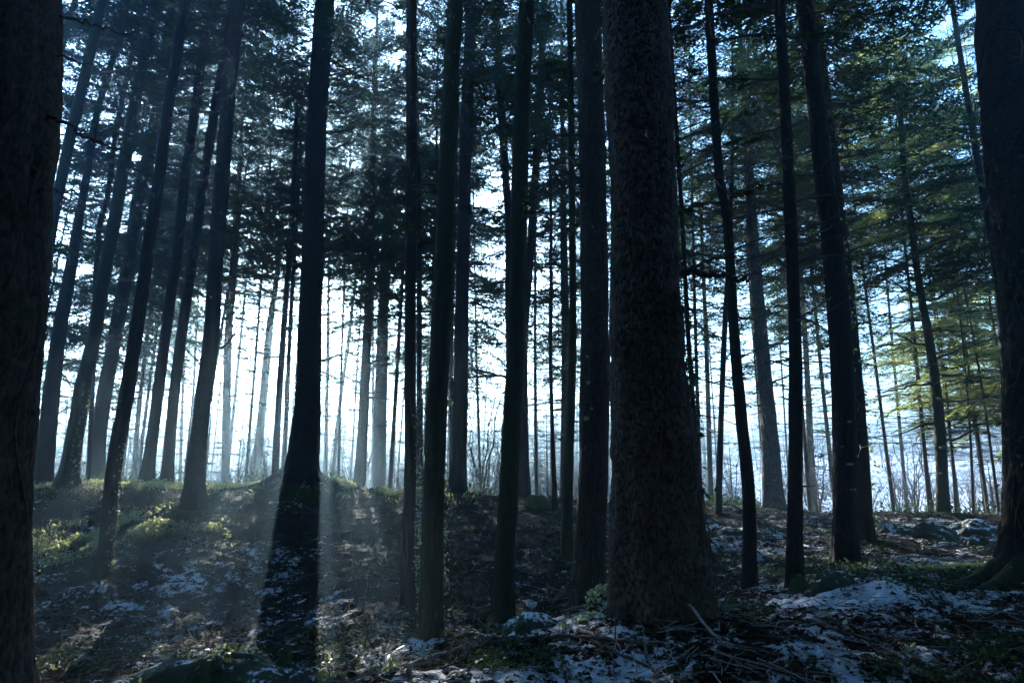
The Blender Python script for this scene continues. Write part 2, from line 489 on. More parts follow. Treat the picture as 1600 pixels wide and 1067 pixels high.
tree([(40, 765, 12), (62, 560, 11), (80, 300, 10), (88, 125, 10), (118, 0, 9)], 19.0, 'bark_dark',
     "pole-thin leaning trunk half hidden at the edge of the massive edge trunk", group=G2, H=18, crown=11)
tree([(140, 720, 9), (152, 385, 9), (167, 314, 9), (180, 212, 8), (195, 137, 8), (215, 50, 7), (225, 0, 7)], 19.5, 'bark_dark',
     "pole-thin trunk leaning along the splayed-foot tree", group=G2, H=18, crown=11)
tree([(429, 758, 13), (435, 640, 11), (443, 520, 10), (452, 400, 9), (458, 300, 8), (464, 180, 7)], 19.0, 'bark_dark',
     "thinner-foliaged pole trunk, outer of the pair beside the black flared trunk", group=G2, H=13, crown=8.5, cr=2)
tree([(442, 755, 9), (448, 640, 8), (453, 520, 7), (460, 400, 6), (465, 300, 5), (470, 200, 5)], 20.0, 'bark_dark',
     "wand-thin trunk squeezed between its pair and the black flared trunk", group=G2, H=12, crown=8.5, cr=2)
tree([(716, 784, 36), (716, 740, 27), (719, 640, 24), (721, 520, 22), (726, 300, 19), (729, 202, 19), (737, 0, 17)], 17.5, 'bark_dark',
     "dark ridge trunk right behind the mossy ivy-fringed one, swollen foot on the crest", group=G2, H=21, crown=12, res=1)
tree([(820, 775, 20), (819, 700, 15), (818, 540, 13), (828, 400, 13), (838, 253, 12), (851, 0, 11)], 19.0, 'bark_dark',
     "slim leaning trunk peeping out behind the curving mossy trunk", group=G2, H=20, crown=11)
tree([(797, 780, 12), (797, 600, 12), (795, 455, 12), (795, 354, 12), (785, 202, 12), (774, 0, 11)], 19.5, 'bark_dark',
     "trunk bent towards and crossing behind the curving mossy trunk", group=G2, H=20, crown=11)
tree([(656, 770, 11), (655, 600, 9), (655, 400, 8), (652, 200, 7)], 20.0, 'bark_dark',
     "thin shaded stem tucked behind the bright-edged slim trunk", group=G2, H=15, crown=9, cr=2)
tree([(704, 775, 6), (706, 540, 5), (711, 300, 5), (716, 150, 4)], 21.0, 'bark_dark',
     "hair-thin stem in the slot between two big mossy trunks", group=G2, H=14, crown=10, cr=1.6)
tree([(867, 788, 9), (862, 640, 6), (860, 540, 6), (861, 400, 5), (860, 280, 5)], 16.5, 'bark_dark',
     "thin wand-like tree alone on the ridge crest past the curving mossy trunk", group=G2, H=12, crown=8.5, cr=1.6)
tree([(1122, 818, 12), (1126, 680, 10), (1132, 520, 9), (1140, 380, 8), (1144, 250, 7)], 16.0, 'bark_dark',
     "narrow upright pole on the crest beside the bowed slender trunk", group=G2, H=13, crown=9, cr=1.8)
tree([(1211, 800, 44), (1208, 770, 34), (1200, 650, 26), (1188, 520, 22), (1182, 440, 19), (1175, 354, 17), (1166, 200, 14)], 18.0, 'bark_pale',
     "pale grey scaly-barked trunk with green mossy foot behind the crest", group=G2, H=17, crown=8.5, cr=3, res=2)
tree([(1474, 816, 26), (1472, 740, 20), (1466, 640, 18), (1452, 530, 15), (1444, 490, 14), (1434, 430, 12), (1424, 350, 11), (1414, 283, 10), (1405, 150, 9)], 17.0, 'bark_moss',
     "wavy slim trunk standing before the open snowy field", group=G2, H=15, crown=7.2, cr=3.4, needle='needle_sunlit')
tree([(1585, 860, 16), (1575, 640, 13), (1560, 450, 12), (1545, 354, 12), (1525, 238, 11), (1497, 66, 9), (1487, 0, 8)], 14.5, 'bark_dark',
     "thin trunk leaning out from behind the massive root-footed trunk", group=G2, H=16, crown=6.0, cr=3.2)
tree([(1090, 800, 10), (1086, 680, 8), (1075, 520, 8), (1068, 380, 7), (1062, 283, 7)], 10.5, 'bark_dark',
     "pencil-thin stem hung with big drooping ivy leaves beside the widest trunk", group=G1, H=11, crown=8, cr=1.4)
tree([(1570, 760, 6), (1567, 640, 5), (1565, 520, 5), (1560, 300, 4)], 15.5, 'bark_dark',
     "rod-thin stem in the gap before the massive root-footed trunk", group=G2, H=11, crown=6, cr=2)
# hazy trunks beyond
for pts, Y, lab, H, cb in [
    ([(352, 762, 14), (357, 520, 13), (365, 430, 12), (372, 300, 10)], 27, "hazy upright trunk in the light beam beside the wedge-footed trunk", 20, 9.5),
    ([(397, 757, 14), (409, 640, 12), (420, 520, 11), (430, 450, 9), (440, 360, 7)], 29, "hazy tapering trunk leaning in the brightest mist", 14, 9),
    ([(561, 772, 20), (568, 650, 17), (574, 520, 15), (578, 430, 14), (580, 354, 13), (584, 200, 10)], 22, "hazy trunk with a light ray slanting across it, nearest past the flared black trunk", 20, 8.0),
    ([(592, 775, 22), (594, 650, 21), (597, 560, 19), (600, 450, 16)], 27, "wide faint trunk in blue shadow behind the ray-crossed one", 19, 5.5),
    ([(508, 758, 7), (510, 650, 6), (512, 570, 6), (513, 480, 5)], 31, "faint thin trunk closest to the flared black trunk in the mist", 16, 9.5),
    ([(518, 760, 7), (530, 640, 6), (543, 545, 6), (552, 470, 5)], 30, "faint thin leaning trunk in the mist past the flared black trunk", 13, 9.5),
    ([(1111, 795, 9), (1107, 650, 8), (1103, 520, 7), (1098, 400, 6)], 24, "hazy crooked slim trunk beyond the pencil-thin ivy stem", 14, 9),
    ([(882, 790, 15), (884, 540, 13), (881, 400, 11), (880, 300, 10)], 21, "hazy trunk merging with the thin mossy one before the stout grey-brown trunk", 19, 9.5),
    ([(208, 750, 9), (216, 650, 8), (226, 560, 7), (240, 450, 6)], 31, "faint trunk between the swollen-foot tree and the sunlit-patch tree", 17, 8.5),
    ([(1268, 790, 14), (1266, 700, 12), (1262, 600, 10), (1255, 480, 8)], 27, "hazy trunk between the snow-mound trunk and the frost-scarred trunk", 18, 8.5),
]:
    tree(pts, Y, 'bark_grey', lab, group=G3, H=H, crown=cb, cr=3.4, fl=.2)
# further crowns closing the wood behind
USED = set()
SHORT = [(5, "massive edge trunk"), (85, "trunk nearest the massive edge trunk"), (125, "splayed-foot leaning trunk"), (190, "tree in the sunlit patch"), (245, "leaning trunk with swollen foot"),
         (265, "slim light-beam trunk"), (320, "wedge-footed trunk"), (357, "hazy upright trunk in the light beam"), (415, "hazy tapering leaning trunk"), (445, "thin pair of pole trunks"),
         (480, "thick black flared trunk"), (512, "faintest thin misty trunk"), (540, "faint leaning misty trunk"), (572, "ray-crossed hazy trunk"), (597, "wide faint blue trunk"), (641, "slim bright-edged trunk"),
         (683, "mossy ivy-fringed trunk"), (720, "swollen-foot ridge trunk"), (760, "bare saplings in the bright gap"), (800, "curving mossy trunk"), (822, "slim trunk beside the curving mossy one"),
         (862, "wand-like tree on the crest"), (892, "thin mossy trunk"), (925, "stout grey-brown trunk"), (1015, "widest plated trunk"), (1080, "pencil-thin ivy stem"), (1105, "hazy crooked slim trunk"),
         (1130, "narrow upright crest pole"), (1155, "bowed slender trunk"), (1195, "pale grey scaly trunk"), (1242, "straight snow-mound trunk"), (1265, "hazy trunk past the snow mound"),
         (1315, "frost-scarred trunk"), (1345, "leafy ivy-edged trunk"), (1412, "fan-shaped bare shrub"), (1460, "wavy slim trunk"), (1565, "rod-thin gap stem"), (1610, "massive root-footed trunk")]
for px, Y, cb, H, cr in [(20, 26, 4.5, 21, 3.4), (115, 25, 5.5, 22, 3.6), (190, 24, 6.5, 22, 3.6), (255, 29, 7.0, 22, 3.4), (305, 24, 8.0, 22, 3.4),
                         (385, 22, 9.0, 23, 3.6), (530, 23, 9.4, 24, 3.4), (610, 21, 6.2, 22, 3.0), (668, 22, 7.2, 22, 3.4),
                         (690, 28, 5.0, 22, 3.4), (752, 26, 6.2, 22, 3.2), (838, 24, 5.6, 22, 3.4), (905, 25, 5.0, 22, 3.4),
                         (945, 22, 6.0, 21, 3.4), (1065, 24, 7.0, 22, 3.4), (1092, 20, 7.8, 20, 3.2), (1195, 25, 5.6, 21, 3.4), 
                         (1260, 22, 6.2, 22, 3.4), (1300, 25, 8.6, 23, 3.6), (1345, 20, 7.6, 20, 3.4), (1390, 22, 8.8, 21, 3.6), (1445, 20, 7.4, 20, 3.8), (215, 30, 10.6, 24, 3.8), (300, 36, 14, 32, 4.2), (355, 32, 12.5, 30, 4.2), (262, 46, 18, 34, 4.4), (180, 40, 13, 31, 4.2), (285, 34, 12.2, 26, 3.8), (405, 31, 11.6, 26, 3.8), (470, 29, 11.2, 26, 3.8), (548, 30, 11.6, 26, 3.8), (585, 35, 13.0, 27, 3.8), (430, 36, 13.4, 28, 4.0), (640, 31, 11.4, 26, 3.8), (720, 32, 11.6, 26, 3.8), (660, 40, 14.6, 29, 4.0), (370, 43, 15.6, 30, 4.2), (250, 42, 14, 28, 4),
                         (1490, 24, 5.4, 20, 3.6), (1535, 21, 3.6, 18, 3.6),
                         (1580, 24, 3.6, 20, 3.8), (1485, 19.5, 2.2, 8, 2.8), (1530, 23, 2.0, 9, 3.0), (1512, 18.5, 2.4, 8, 3.0), (1552, 17.8, 2.6, 10, 3.0), (1450, 22, 3.6, 9, 2.6), (1590, 19, 2.4, 12, 3.2), (1640, 20, 4, 18, 3.6), (-40, 22, 5, 20, 3.4), (70, 33, 6, 22, 3.6), (150, 36, 6, 22, 3.6), (230, 38, 7, 23, 3.6), (330, 40, 13, 26, 3.8),
                         (450, 38, 14.5, 27, 3.8), (560, 38, 14, 27, 3.8), (700, 38, 6, 22, 3.4), (860, 36, 7, 22, 3.4), (1010, 30, 12, 25, 3.4), (1230, 34, 14, 26, 3.4), (1690, 26, 4, 20, 3.6),
                         (620, 34, 8, 23, 3.4), (1410, 31, 13, 25, 3.4), (1330, 36, 15, 27, 3.4), (1120, 38, 15, 27, 3.4), ]:
    X = (px - 800) / FPX * Y * .98
    b = Vector((X, Y, gh(X, Y)))
    lab_ = "slender background conifer of the dense wood closing the view behind the ridge"
    near_ = [(abs(a_ - px), b_) for a_, b_ in SHORT if b_ not in USED and abs(a_ - px) < 45]
    if near_:
        b_ = min(near_)[1]; USED.add(b_); lab_ = "slender background conifer seen close behind the " + b_
    T.append(dict(world=(X, Y), r=rnd.uniform(.05, .09) if H > 12 else .04, mat='bark_grey' if rnd.random() < .4 else 'bark_dark', kind='conifer_tree', cat='tree',
                  label=lab_,
                  group="background conifers behind the ridge", H=H, crown=cb, cr=cr, var=None, twigs=True, fl=.2, res=0,
                  needle='needle_sunlit' if px > 1375 and cb < 6 else 'needle'))
# unseen conifers added behind and beside the path to darken the front light
for X, Y in [(-3.5, -3), (2.5, -4), (-7, -6), (6.5, -5), (0, -8), (-11, -2), (11, -1), (-8.5, 3), (9.5, 4), (-4, -11), (5, -11), (-13, 6), (14, 8), (-15, -8), (14, -8), (-16, 12), (19, 14),
             (-6, -1), (6, 0), (0, -5), (-9, -10), (9, -12), (0, -15), (-12, -14), (13, -15), (-18, 0), (18, 2), (-5, -7), (10, -6), (-20, 16), (23, 18), (-3, -5.5), (3.5, -7), (-10, -5), (12, -3.5), (-7.5, -3), (8, -2), (-2, -13), (7, -14), (-14, -3), (17, -4), (-10.5, 6), (12.5, 6.5), (-17, 8), (18, 9), (-8, -16), (3, -18), (2, -10.5), (-4.6, .8), (4.2, .2), (-1.5, -2.2), (1.6, -1.6)]:
    T.append(dict(world=(X, Y), r=rnd.uniform(.14, .24), mat='bark_dark', kind='conifer_tree', cat='tree',
                  label="unseen conifer added behind and beside the viewer to block sky light",
                  group="added conifers around the viewpoint", H=20, crown=3.4 if math.hypot(X, Y) > 5 else 5.5, cr=4.6, var=None, twigs=False, fl=.2, res=0, needle='needle'))

# ------------------------------------------------------------------ trees: paths
def catmull(P, n):
    P = np.asarray(P, float)
    k = len(P)
    t = np.linspace(0, k - 1, n)
    i = np.clip(np.floor(t).astype(int), 0, k - 2); f = (t - i)[:, None]
    p0 = P[np.maximum(i - 1, 0)]; p1 = P[i]; p2 = P[i + 1]; p3 = P[np.minimum(i + 2, k - 1)]
    return .5 * ((2 * p1) + (-p0 + p2) * f + (2 * p0 - 5 * p1 + 4 * p2 - p3) * f ** 2 + (-p0 + 3 * p1 - 3 * p2 + p3) * f ** 3)

for t in T:
    if 'pts' in t:
        Y = t['Y']
        if Y is None:
            Y = hit(t['pts'][0][0], t['pts'][0][1]).y
        t['Yd'] = Y
        q = []
        for px, py, w in t['pts']:
            p = pix(px, py, Y)
            d = (p - Vector((0, 0, EYE))).dot(Vector((0, math.cos(PITCH), math.sin(PITCH))))
            q.append((p.x, p.y, p.z, max(.012, w * .5 * d / FPX * math.cos(math.atan((px - 800) / FPX)))))
        q.sort(key=lambda a: a[2])
        g = gh(q[0][0], Y)
        if q[0][2] > g - .25:
            q.insert(0, (q[0][0], Y, g - .35, q[0][3] * 1.05))
        base = Vector((q[0][0], Y, g))
        dx = (q[-1][0] - q[-2][0]) / max(.1, q[-1][2] - q[-2][2])
        r0, z0, x0 = q[-1][3], q[-1][2], q[-1][0]
        top = g + t['H']
        if top > z0 + 1:
            for k in (1, 2, 3):
                f = k / 3
                zz = z0 + (top - z0) * f
                q.append((x0 + dx * (zz - z0) * (1 - .35 * f), Y, zz, r0 * (1 - f) + .02 * f))
    else:
        X, Y = t['world']
        t['Yd'] = Y
        g = gh(X, Y); base = Vector((X, Y, g))
        lx, ly = rnd.uniform(-.05, .05), rnd.uniform(-.04, .04)
        H = t['H']; q = []
        bx = rnd.uniform(-.25, .25)
        for f in (-.02, .05, .15, .3, .5, .75, 1):
            q.append((X + lx * H * f + bx * math.sin(f * 3.1), Y + ly * H * f, g + H * f, t['r'] * (1 - .85 * max(f, 0))))
    t['q'] = q; t['base'] = base
    rb = float(np.interp(base.z + .9, [a[2] for a in q], [a[3] for a in q]))
    t['rb'] = rb
    if Y > 0 and Y < 21 and rb > .09:
        MOUNDS.append((base.x, base.y, rb * 2.6 + .15, min(.12, rb * .35)))
MOUNDS.append((hit(480, 765).x, 17.0, 1.1, .2))

def trunk_mesh(t):
    q = np.array(t['q']) - np.array([t['base'].x, t['base'].y, t['base'].z, 0])
    res = t['res']
    nr, ns = {0: (26, 10), 1: (90, 22), 2: (230, 48), 3: (420, 96), 4: (700, 170)}[res]
    C = catmull(q, 400)
    C[:, 3] = np.maximum(C[:, 3], .012)
    # rings spaced closely in the low, near part
    z = C[:, 2]; zmax = z[-1]
    zs_top = {0: zmax, 1: 14, 2: 11, 3: 10 if t['Yd'] < 10 else 14, 4: 6.5}[res]
    s = np.linspace(0, 1, nr)
    if res:
        zz = np.concatenate([np.linspace(z[0], min(zs_top, zmax), nr - 12), np.linspace(min(zs_top, zmax), zmax, 13)[1:]])
    else:
        zz = z[0] + (zmax - z[0]) * s ** 1.3
    order = np.argsort(z)
    cx, cyy, rr = (np.interp(zz, z[order], C[order, k]) for k in (0, 1, 3))
    th = np.arange(ns) * 2 * math.pi / ns
    sd_ = rnd.randrange(10000)
    Z = zz[:, None] + 0 * th[None, :]; TH = th[None, :] + 0 * Z
    rad = rr[:, None] + 0 * TH
    # root flare and lobes
    hz = np.clip(Z, 0, 99)
    rb = t['rb']
    lobes = .35 + .9 * np.cos(TH * 5 + sd_ + 1.3 * np.sin(TH * 2 + sd_)) 
    rad = rad * (1 + t['fl'] * np.exp(-hz / (rb * 1.6 + .05)) * lobes + .5 * t['fl'] * np.exp(-hz / (rb * .6 + .03)))
    # gentle irregularity
    cxn, syn = np.cos(TH) * 1.3, np.sin(TH) * 1.3
    rad = rad * (1 + .10 * (vnoise(cxn + 5, syn + 5, Z * 1.1 + sd_, seed=sd_ % 97) - .5))
    if res <= 2:
        rad = rad * (1 + .10 * (vnoise(cxn * 2 + 5, syn * 2 + 5, Z * 3.1, seed=17) - .5))
    if res >= 1:
        rad = rad * (1 + .09 * (vnoise(cxn * 4 + 5, syn * 4 + 5, Z * 6, seed=7) - .5))
    if res >= 2:
        cell = .032 if res >= 3 else .045
        nu = max(6, int(round(2 * math.pi * rb / cell)))
        u = TH / (2 * math.pi) * nu + 1.6 * (vnoise(cxn * 2 + 9, syn * 2 + 9, Z * 4, seed=3) - .5) + .5 * (vnoise(cxn * 9, syn * 9, Z * 16, seed=13) - .5)
        v = Z / (cell * 4.6) + 1.8 * vnoise(cxn * 5, syn * 5, Z * 2.2, seed=8) + .5 * vnoise(cxn * 13, syn * 13, Z * 9, seed=18)
        f1, f2 = worley(u, v, nu, sd_ % 31)
        amp = {2: .007, 3: .012, 4: .016}[res]
        if t['mat'] in ('bark_moss', 'bark_grey', 'bark_pale'): amp *= .45
        plate = sstep(.04, .20, f2 - f1)
        cell_h = _hash(np.floor(u * 1.0), np.floor(v * 1.0), u * 0, 3)
        PL = .25 + .55 * plate + .35 * (vnoise(cxn * 1.5, syn * 1.5, Z * 1.1, seed=23) - .3)
        rad = rad + amp * (plate - .5) + amp * .6 * (vnoise(cxn * 14, syn * 14, Z * 28, seed=5) - .5)
    V = np.stack([cx[:, None] + rad * np.cos(TH), cyy[:, None] + rad * np.sin(TH), Z], -1).reshape(-1, 3)
    if res < 2: PL = np.full(Z.shape, .8)
    n = ns
    i = np.arange(nr - 1)[:, None] * n; j = np.arange(n)[None, :]; j2 = (j + 1) % n
    F = np.stack([i + j, i + j2, i + n + j2, i + n + j], -1).reshape(-1, 4)
    mb = MB(); mb.add(V, F)
    t['path'] = (zz, cx, cyy, rr)
    return mb.mesh('trunk', [M[t['mat']]], smooth=True, attr={'plate': PL.ravel()})

# ------------------------------------------------------------------ branches and crowns
nprs = np.random.RandomState(5)

def spray(L, dens=1.0, droop=.30, leaf=(.12, .036), wide=.44):
    """one flat fir branch along +X: woody spine (tubes) and needle shoots (triangles)"""
    wood = MB()
    n = 9
    s = np.linspace(0, 1, n)
    bend = nprs.uniform(-.12, .12)
    def spine(f):
        return np.stack([L * f, L * bend * f * f, L * (.10 * f - droop * f * f * 1.4)], -1)
    tube(wood, spine(s), .016 * L / 2.5 * (1 - .85 * s) + .003, 4)
    tri = []
    k = max(6, int(L / .105))
    for a in range(k):
        f = .12 + .88 * (a + nprs.uniform(0, .6)) / k
        if nprs.rand() > .93: continue
        p = spine(np.array(f))
        for side in (-1, 1):
            ln = L * wide * (1 - f) ** .75 * nprs.uniform(.65, 1.15) + .10
            if f < .35: ln *= .45 + f * 1.5
            ang = R(nprs.uniform(42, 62)) * side
            d = np.array([math.cos(ang), math.sin(ang), nprs.uniform(-.22, .10)])
            m = max(2, int(ln / .055 * dens))
            t = (np.arange(m) + nprs.rand(m) * .7) / m
            tw_sag = -.25 * ln * t * t
            pt = p + d * (ln * t)[:, None]; pt[:, 2] += tw_sag
            if ln > .28:
                tube(wood, np.array([p, p + d * ln * .5 + [0, 0, -.06 * ln], p + d * ln + [0, 0, -.25 * ln]]), [.006, .0045, .002], 3)
            for sg in (-1, 1):
                a2 = ang + sg * np.radians(nprs.uniform(25, 60, m))
                sl = leaf[0] * nprs.uniform(.6, 1.3, m)
                dd = np.stack([np.cos(a2), np.sin(a2), nprs.uniform(-.45, .25, m)], -1)
                wv = np.stack([-np.sin(a2), np.cos(a2), nprs.uniform(-.6, .6, m)], -1) * (leaf[1] * nprs.uniform(.7, 1.3, m))[:, None]
                tri.append(np.stack([pt - wv * .5, pt + wv * .5, pt + dd * sl[:, None]], 1))
    tri = np.concatenate(tri)
    return wood, tri

def merge_wood(w):
    return np.concatenate(w.v), np.concatenate([f for f in w.f])

BR = []
for L, d in [(2.6, .75), (2.2, .85), (3.0, .7), (1.6, .9), (2.4, .55), (2.0, .7)]:
    w, t3 = spray(L, d)
    BR.append((L,) + merge_wood(w) + (t3,))

def rotm(yaw, tilt, roll):
    cy_, sy_ = math.cos(yaw), math.sin(yaw); ct, st = math.cos(tilt), math.sin(tilt); cr, sr = math.cos(roll), math.sin(roll)
    Rz = np.array([[cy_, -sy_, 0], [sy_, cy_, 0], [0, 0, 1]]); Ry = np.array([[ct, 0, -st], [0, 1, 0], [st, 0, ct]]); Rx = np.array([[1, 0, 0], [0, cr, -sr], [0, sr, cr]])
    return Rz @ Ry @ Rx

CROWN_L = 12.0
def crown_mesh(nb, R0, keep=1.0, up=.0, shape=1.0):
    """crown 12 m tall along +Z; nb branches"""
    W = MB(); TR = []
    for b in range(nb):
        f = (b + nprs.uniform(0, 1)) / nb
        if nprs.rand() > keep: continue
        z = f * CROWN_L
        ln = R0 * (1 - f) ** (.75 * shape) * nprs.uniform(.6, 1.12) * (1 if f > .1 else .75)
        if ln < .35: ln = .35
        L, wv, wf, tr = BR[nprs.randint(len(BR))]
        s = ln / L
        A = rotm(b * 2.399 + nprs.uniform(-.5, .5), R(-6 + 40 * f + nprs.uniform(-17, 15) + up), R(nprs.uniform(-30, 30)))
        W.add(wv @ (A.T * s) + [0, 0, z], wf)
        sub = tr
        if s < .75:
            sub = tr[nprs.rand(len(tr)) < max(.25, s * 1.05)]
        c = sub.mean(axis=1, keepdims=True)
        grow = min(1.9, 1 / s) ** .8
        sub = (c + (sub - c) * grow)
        TR.append((sub.reshape(-1, 3) @ (A.T * s) + [0, 0, z]).reshape(-1, 3, 3))
    W.m = [np.zeros(len(f), np.int32) for f in W.f]
    TR = np.concatenate(TR)
    mb = W
    k = len(TR)
    mb.add(TR.reshape(-1, 3), np.arange(k * 3).reshape(-1, 3), 1)
    return mb

CROWNS = {}
for nm in ('needle', 'needle_sunlit'):
    CROWNS[nm] = []
for i, (nb, R0, keep) in enumerate([(96, 3.2, .84), (82, 3.4, .8), (102, 3.1, .84), (76, 3.3, .8), (34, 3.1, .9), (30, 3.0, .9)]):
    mb = crown_mesh(nb, R0, keep)
    CROWNS['needle'].append(mb.mesh('crown', [M['twig'], M['needle']]))
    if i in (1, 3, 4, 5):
        CROWNS['needle_sunlit'].append(mb.mesh('sunlit_crown', [M['twig'], M['needle_sunlit']]))

def twig_zone(nb, seed):
    """8 m of dead side branches along +Z"""
    rs = np.random.RandomState(seed); W = MB(); G_ = []
    for b in range(nb):
        z = 8 * (b + rs.rand()) / nb
        yaw = rs.uniform(0, 2 * math.pi)
        ln = rs.uniform(.25, .6) if rs.rand() < .45 else rs.uniform(.8, 2.2)
        ln *= .45 + .55 * z / 8
        s = np.linspace(0, 1, 6)
        dirv = np.array([math.cos(yaw), math.sin(yaw), 0]); side = np.array([-math.sin(yaw), math.cos(yaw), 0])
        tilt = rs.uniform(-.25, .3); cv = rs.uniform(-.35, .15); bd = rs.uniform(-.2, .2)
        P = dirv * (ln * s)[:, None] + side * (ln * bd * s * s)[:, None] + np.array([0, 0, 1]) * (ln * (tilt * s + cv * s * s))[:, None] + [0, 0, z]
        P += rs.normal(0, .012 * ln, P.shape) * s[:, None]
        tube(W, P, (.007 + .008 * ln) * (1 - .8 * s) + .002, 4)
        green = rs.rand() < .2 + .5 * z / 8 and ln > .8
        for k in range(int(ln * 8)):
            f = rs.uniform(.3, 1); j = f * 5; i0 = min(4, int(j)); p = P[i0] * (1 - (j - i0)) + P[i0 + 1] * (j - i0)
            sg = rs.choice([-1, 1]); l2 = rs.uniform(.15, .5) * (1.1 - f * .6) * min(ln, 1.5)
            d2 = dirv * rs.uniform(.4, .9) + side * sg * rs.uniform(.4, .9) + [0, 0, rs.uniform(-.5, .3)]
            m_ = p + d2 * l2 * .5 + [0, 0, .03 * l2]
            tube(W, np.array([p, m_, p + d2 * l2 + [0, 0, -.1 * l2]]), [.005, .0035, .002], 3)
            if green:
                m = 12; tt = rs.rand(m)
                c0 = p + d2 * (l2 * tt)[:, None]; a_ = rs.uniform(0, 6.28, m)
                dd = np.stack([np.cos(a_), np.sin(a_), rs.uniform(-.5, .2, m)], -1) * rs.uniform(.06, .15, m)[:, None]
                ww = np.stack([-np.sin(a_), np.cos(a_), rs.uniform(-.5, .5, m)], -1) * .018
                G_.append(np.stack([c0 - ww, c0 + ww, c0 + dd], 1))
    if G_:
        G = np.concatenate(G_); W.add(G.reshape(-1, 3), np.arange(len(G) * 3).reshape(-1, 3), 1)
    return W.mesh('dead_twigs', [M['twig'], M['needle']])
TWIGS = [twig_zone(n, s) for n, s in ((60, 1), (46, 2), (70, 3), (52, 4))]

def stub_zone(n, seed):
    rs = np.random.RandomState(seed); W = MB()
    for b in range(n):
        z = rs.uniform(.8, 10); yaw = rs.uniform(0, 6.28); ln = rs.uniform(.08, .38)
        d = np.array([math.cos(yaw), math.sin(yaw), rs.uniform(-.3, .5)]); e = rs.normal(0, .15, 3)
        P = np.array([[0, 0, z], [0, 0, z] + d * (.1 + ln * .5), [0, 0, z] + d * (.1 + ln) + e * ln])
        tube(W, P, [.014, .009, .004], 5)
    return W.mesh('stubs', [M['twig']])
STUBS = [stub_zone(26, 5), stub_zone(20, 6), stub_zone(32, 7)]

def place_tree(t, idx):
    root = bpy.data.objects.new(t['kind'], None)
    root.empty_display_size = .2
    COL.objects.link(root); root.location = t['base']
    tag(root, t['label'], t['cat'], t['group'])
    link('trunk', trunk_mesh(t), root)
    zz, cx, cyy, rr = t['path']
    H = t['H']; cb = t['crown']
    def at(z):
        return np.array([np.interp(z, zz, cx), np.interp(z, zz, cyy), z])
    a, b = at(cb), at(H)
    d = Vector(b - a).normalized()
    vs = CROWNS[t['needle']]
    me = vs[len(vs) - 1 - idx % 2] if H - cb < 7.5 else vs[idx % (len(vs) - 2)]
    lz = (H - cb) / CROWN_L; sr = t['cr'] / 3.0 * (1.25 if 0 < t['Yd'] < 15.5 and 'pts' in t and cb > 9 else 1)
    e = (Matrix.Rotation(0, 4, 'Z') @ d.to_track_quat('Z', 'Y').to_matrix().to_4x4() @ Matrix.Rotation(rnd.uniform(0, 6.28), 4, 'Z')).to_euler()
    link('crown', me, root, loc=a, rot=e, scale=(sr, sr, lz))
    if t['twigs']:
        z1 = cb + .6; z0 = max(1.6, z1 - 8)
        a2, b2 = at(z0), at(z1)
        d2 = Vector(b2 - a2).normalized()
        e2 = (d2.to_track_quat('Z', 'Y').to_matrix().to_4x4() @ Matrix.Rotation(rnd.uniform(0, 6.28), 4, 'Z')).to_euler()
        far = t['Yd'] > 19.4
        for q_ in range(2 if far else 1):
            e2 = (d2.to_track_quat('Z', 'Y').to_matrix().to_4x4() @ Matrix.Rotation(rnd.uniform(0, 6.28), 4, 'Z')).to_euler()
            sx_ = 1.35 if far else 1
            o = link('dead_twigs', TWIGS[rnd.randrange(4)], root, loc=a2, rot=e2, scale=(sx_, sx_, (z1 - z0) / 8))
            o['kind'] = 'stuff'
    if 'pts' in t and t['twigs'] and t['rb'] < .3:
        a2, b2 = at(.5), at(9)
        d2 = Vector(b2 - a2).normalized()
        e2 = (d2.to_track_quat('Z', 'Y').to_matrix().to_4x4() @ Matrix.Rotation(rnd.uniform(0, 6.28), 4, 'Z')).to_euler()
        o = link('stubs', STUBS[idx % 3], root, loc=at(0), rot=e2); o['kind'] = 'stuff'
    t['root'] = root
    return root
for i, t in enumerate(T):
    place_tree(t, i)
TREE = {t['label']: t for t in T if 'pts' in t}
def find(s):
    return [t for t in T if s in t['label']][0]

# ------------------------------------------------------------------ ground
def snow_field(x, y):
    d = np.sqrt(x * x + y * y)
    px = 800 + FPX * x / np.maximum(y, .5)
    s = .31 + .40 * (fbm(x * .7, y * .7, 3, 61) - .5) + .75 * (fbm(x * 4.2, y * 5.2, 4, 71, .65) - .5)
    # open, snowier ground: the near bank, the snow mound, thin on slope under the ridge
    near = (1 - sstep(7.2, 8.8, y)) * sstep(-2.6, -.6, x)
    s = s + .07 * near
    s = s + .26 * np.exp(-(((x - 4.0) / 1.1) ** 2 + ((y - 7.4) / .45) ** 2))
    s = s + .22 * np.exp(-(((x - .55) / .7) ** 2 + ((y - 6.3) / .5) ** 2)) + .2 * np.exp(-(((x + .2) / 1.3) ** 2 + ((y - 5.0) / .28) ** 2))
    s = s + .10 * sstep(1.5, 4.0, x) * (1 - sstep(13, 17, y))
    s = s - .05 * (1 - sstep(650, 900, px)) * sstep(11, 14, y) * (1 - sstep(19, 24, y))
    s = s - .35 * sstep(15.2, 16.5, y) * (1 - sstep(19, 22, y)) * (1 - sstep(700, 1000, px))
    # the open field
    s = s + sstep(20, 28, y) * (.12 + .22 * sstep(900, 1300, px))
    s = s - .30 * sstep(95, 130, d) * fbm(x * .05, y * .05, 3, 5)
    # bare under the big trunk
    s = s - .3 * np.exp(-(((x - 1.7) / .9) ** 2 + ((y - 6.3) / .7) ** 2))
    return s

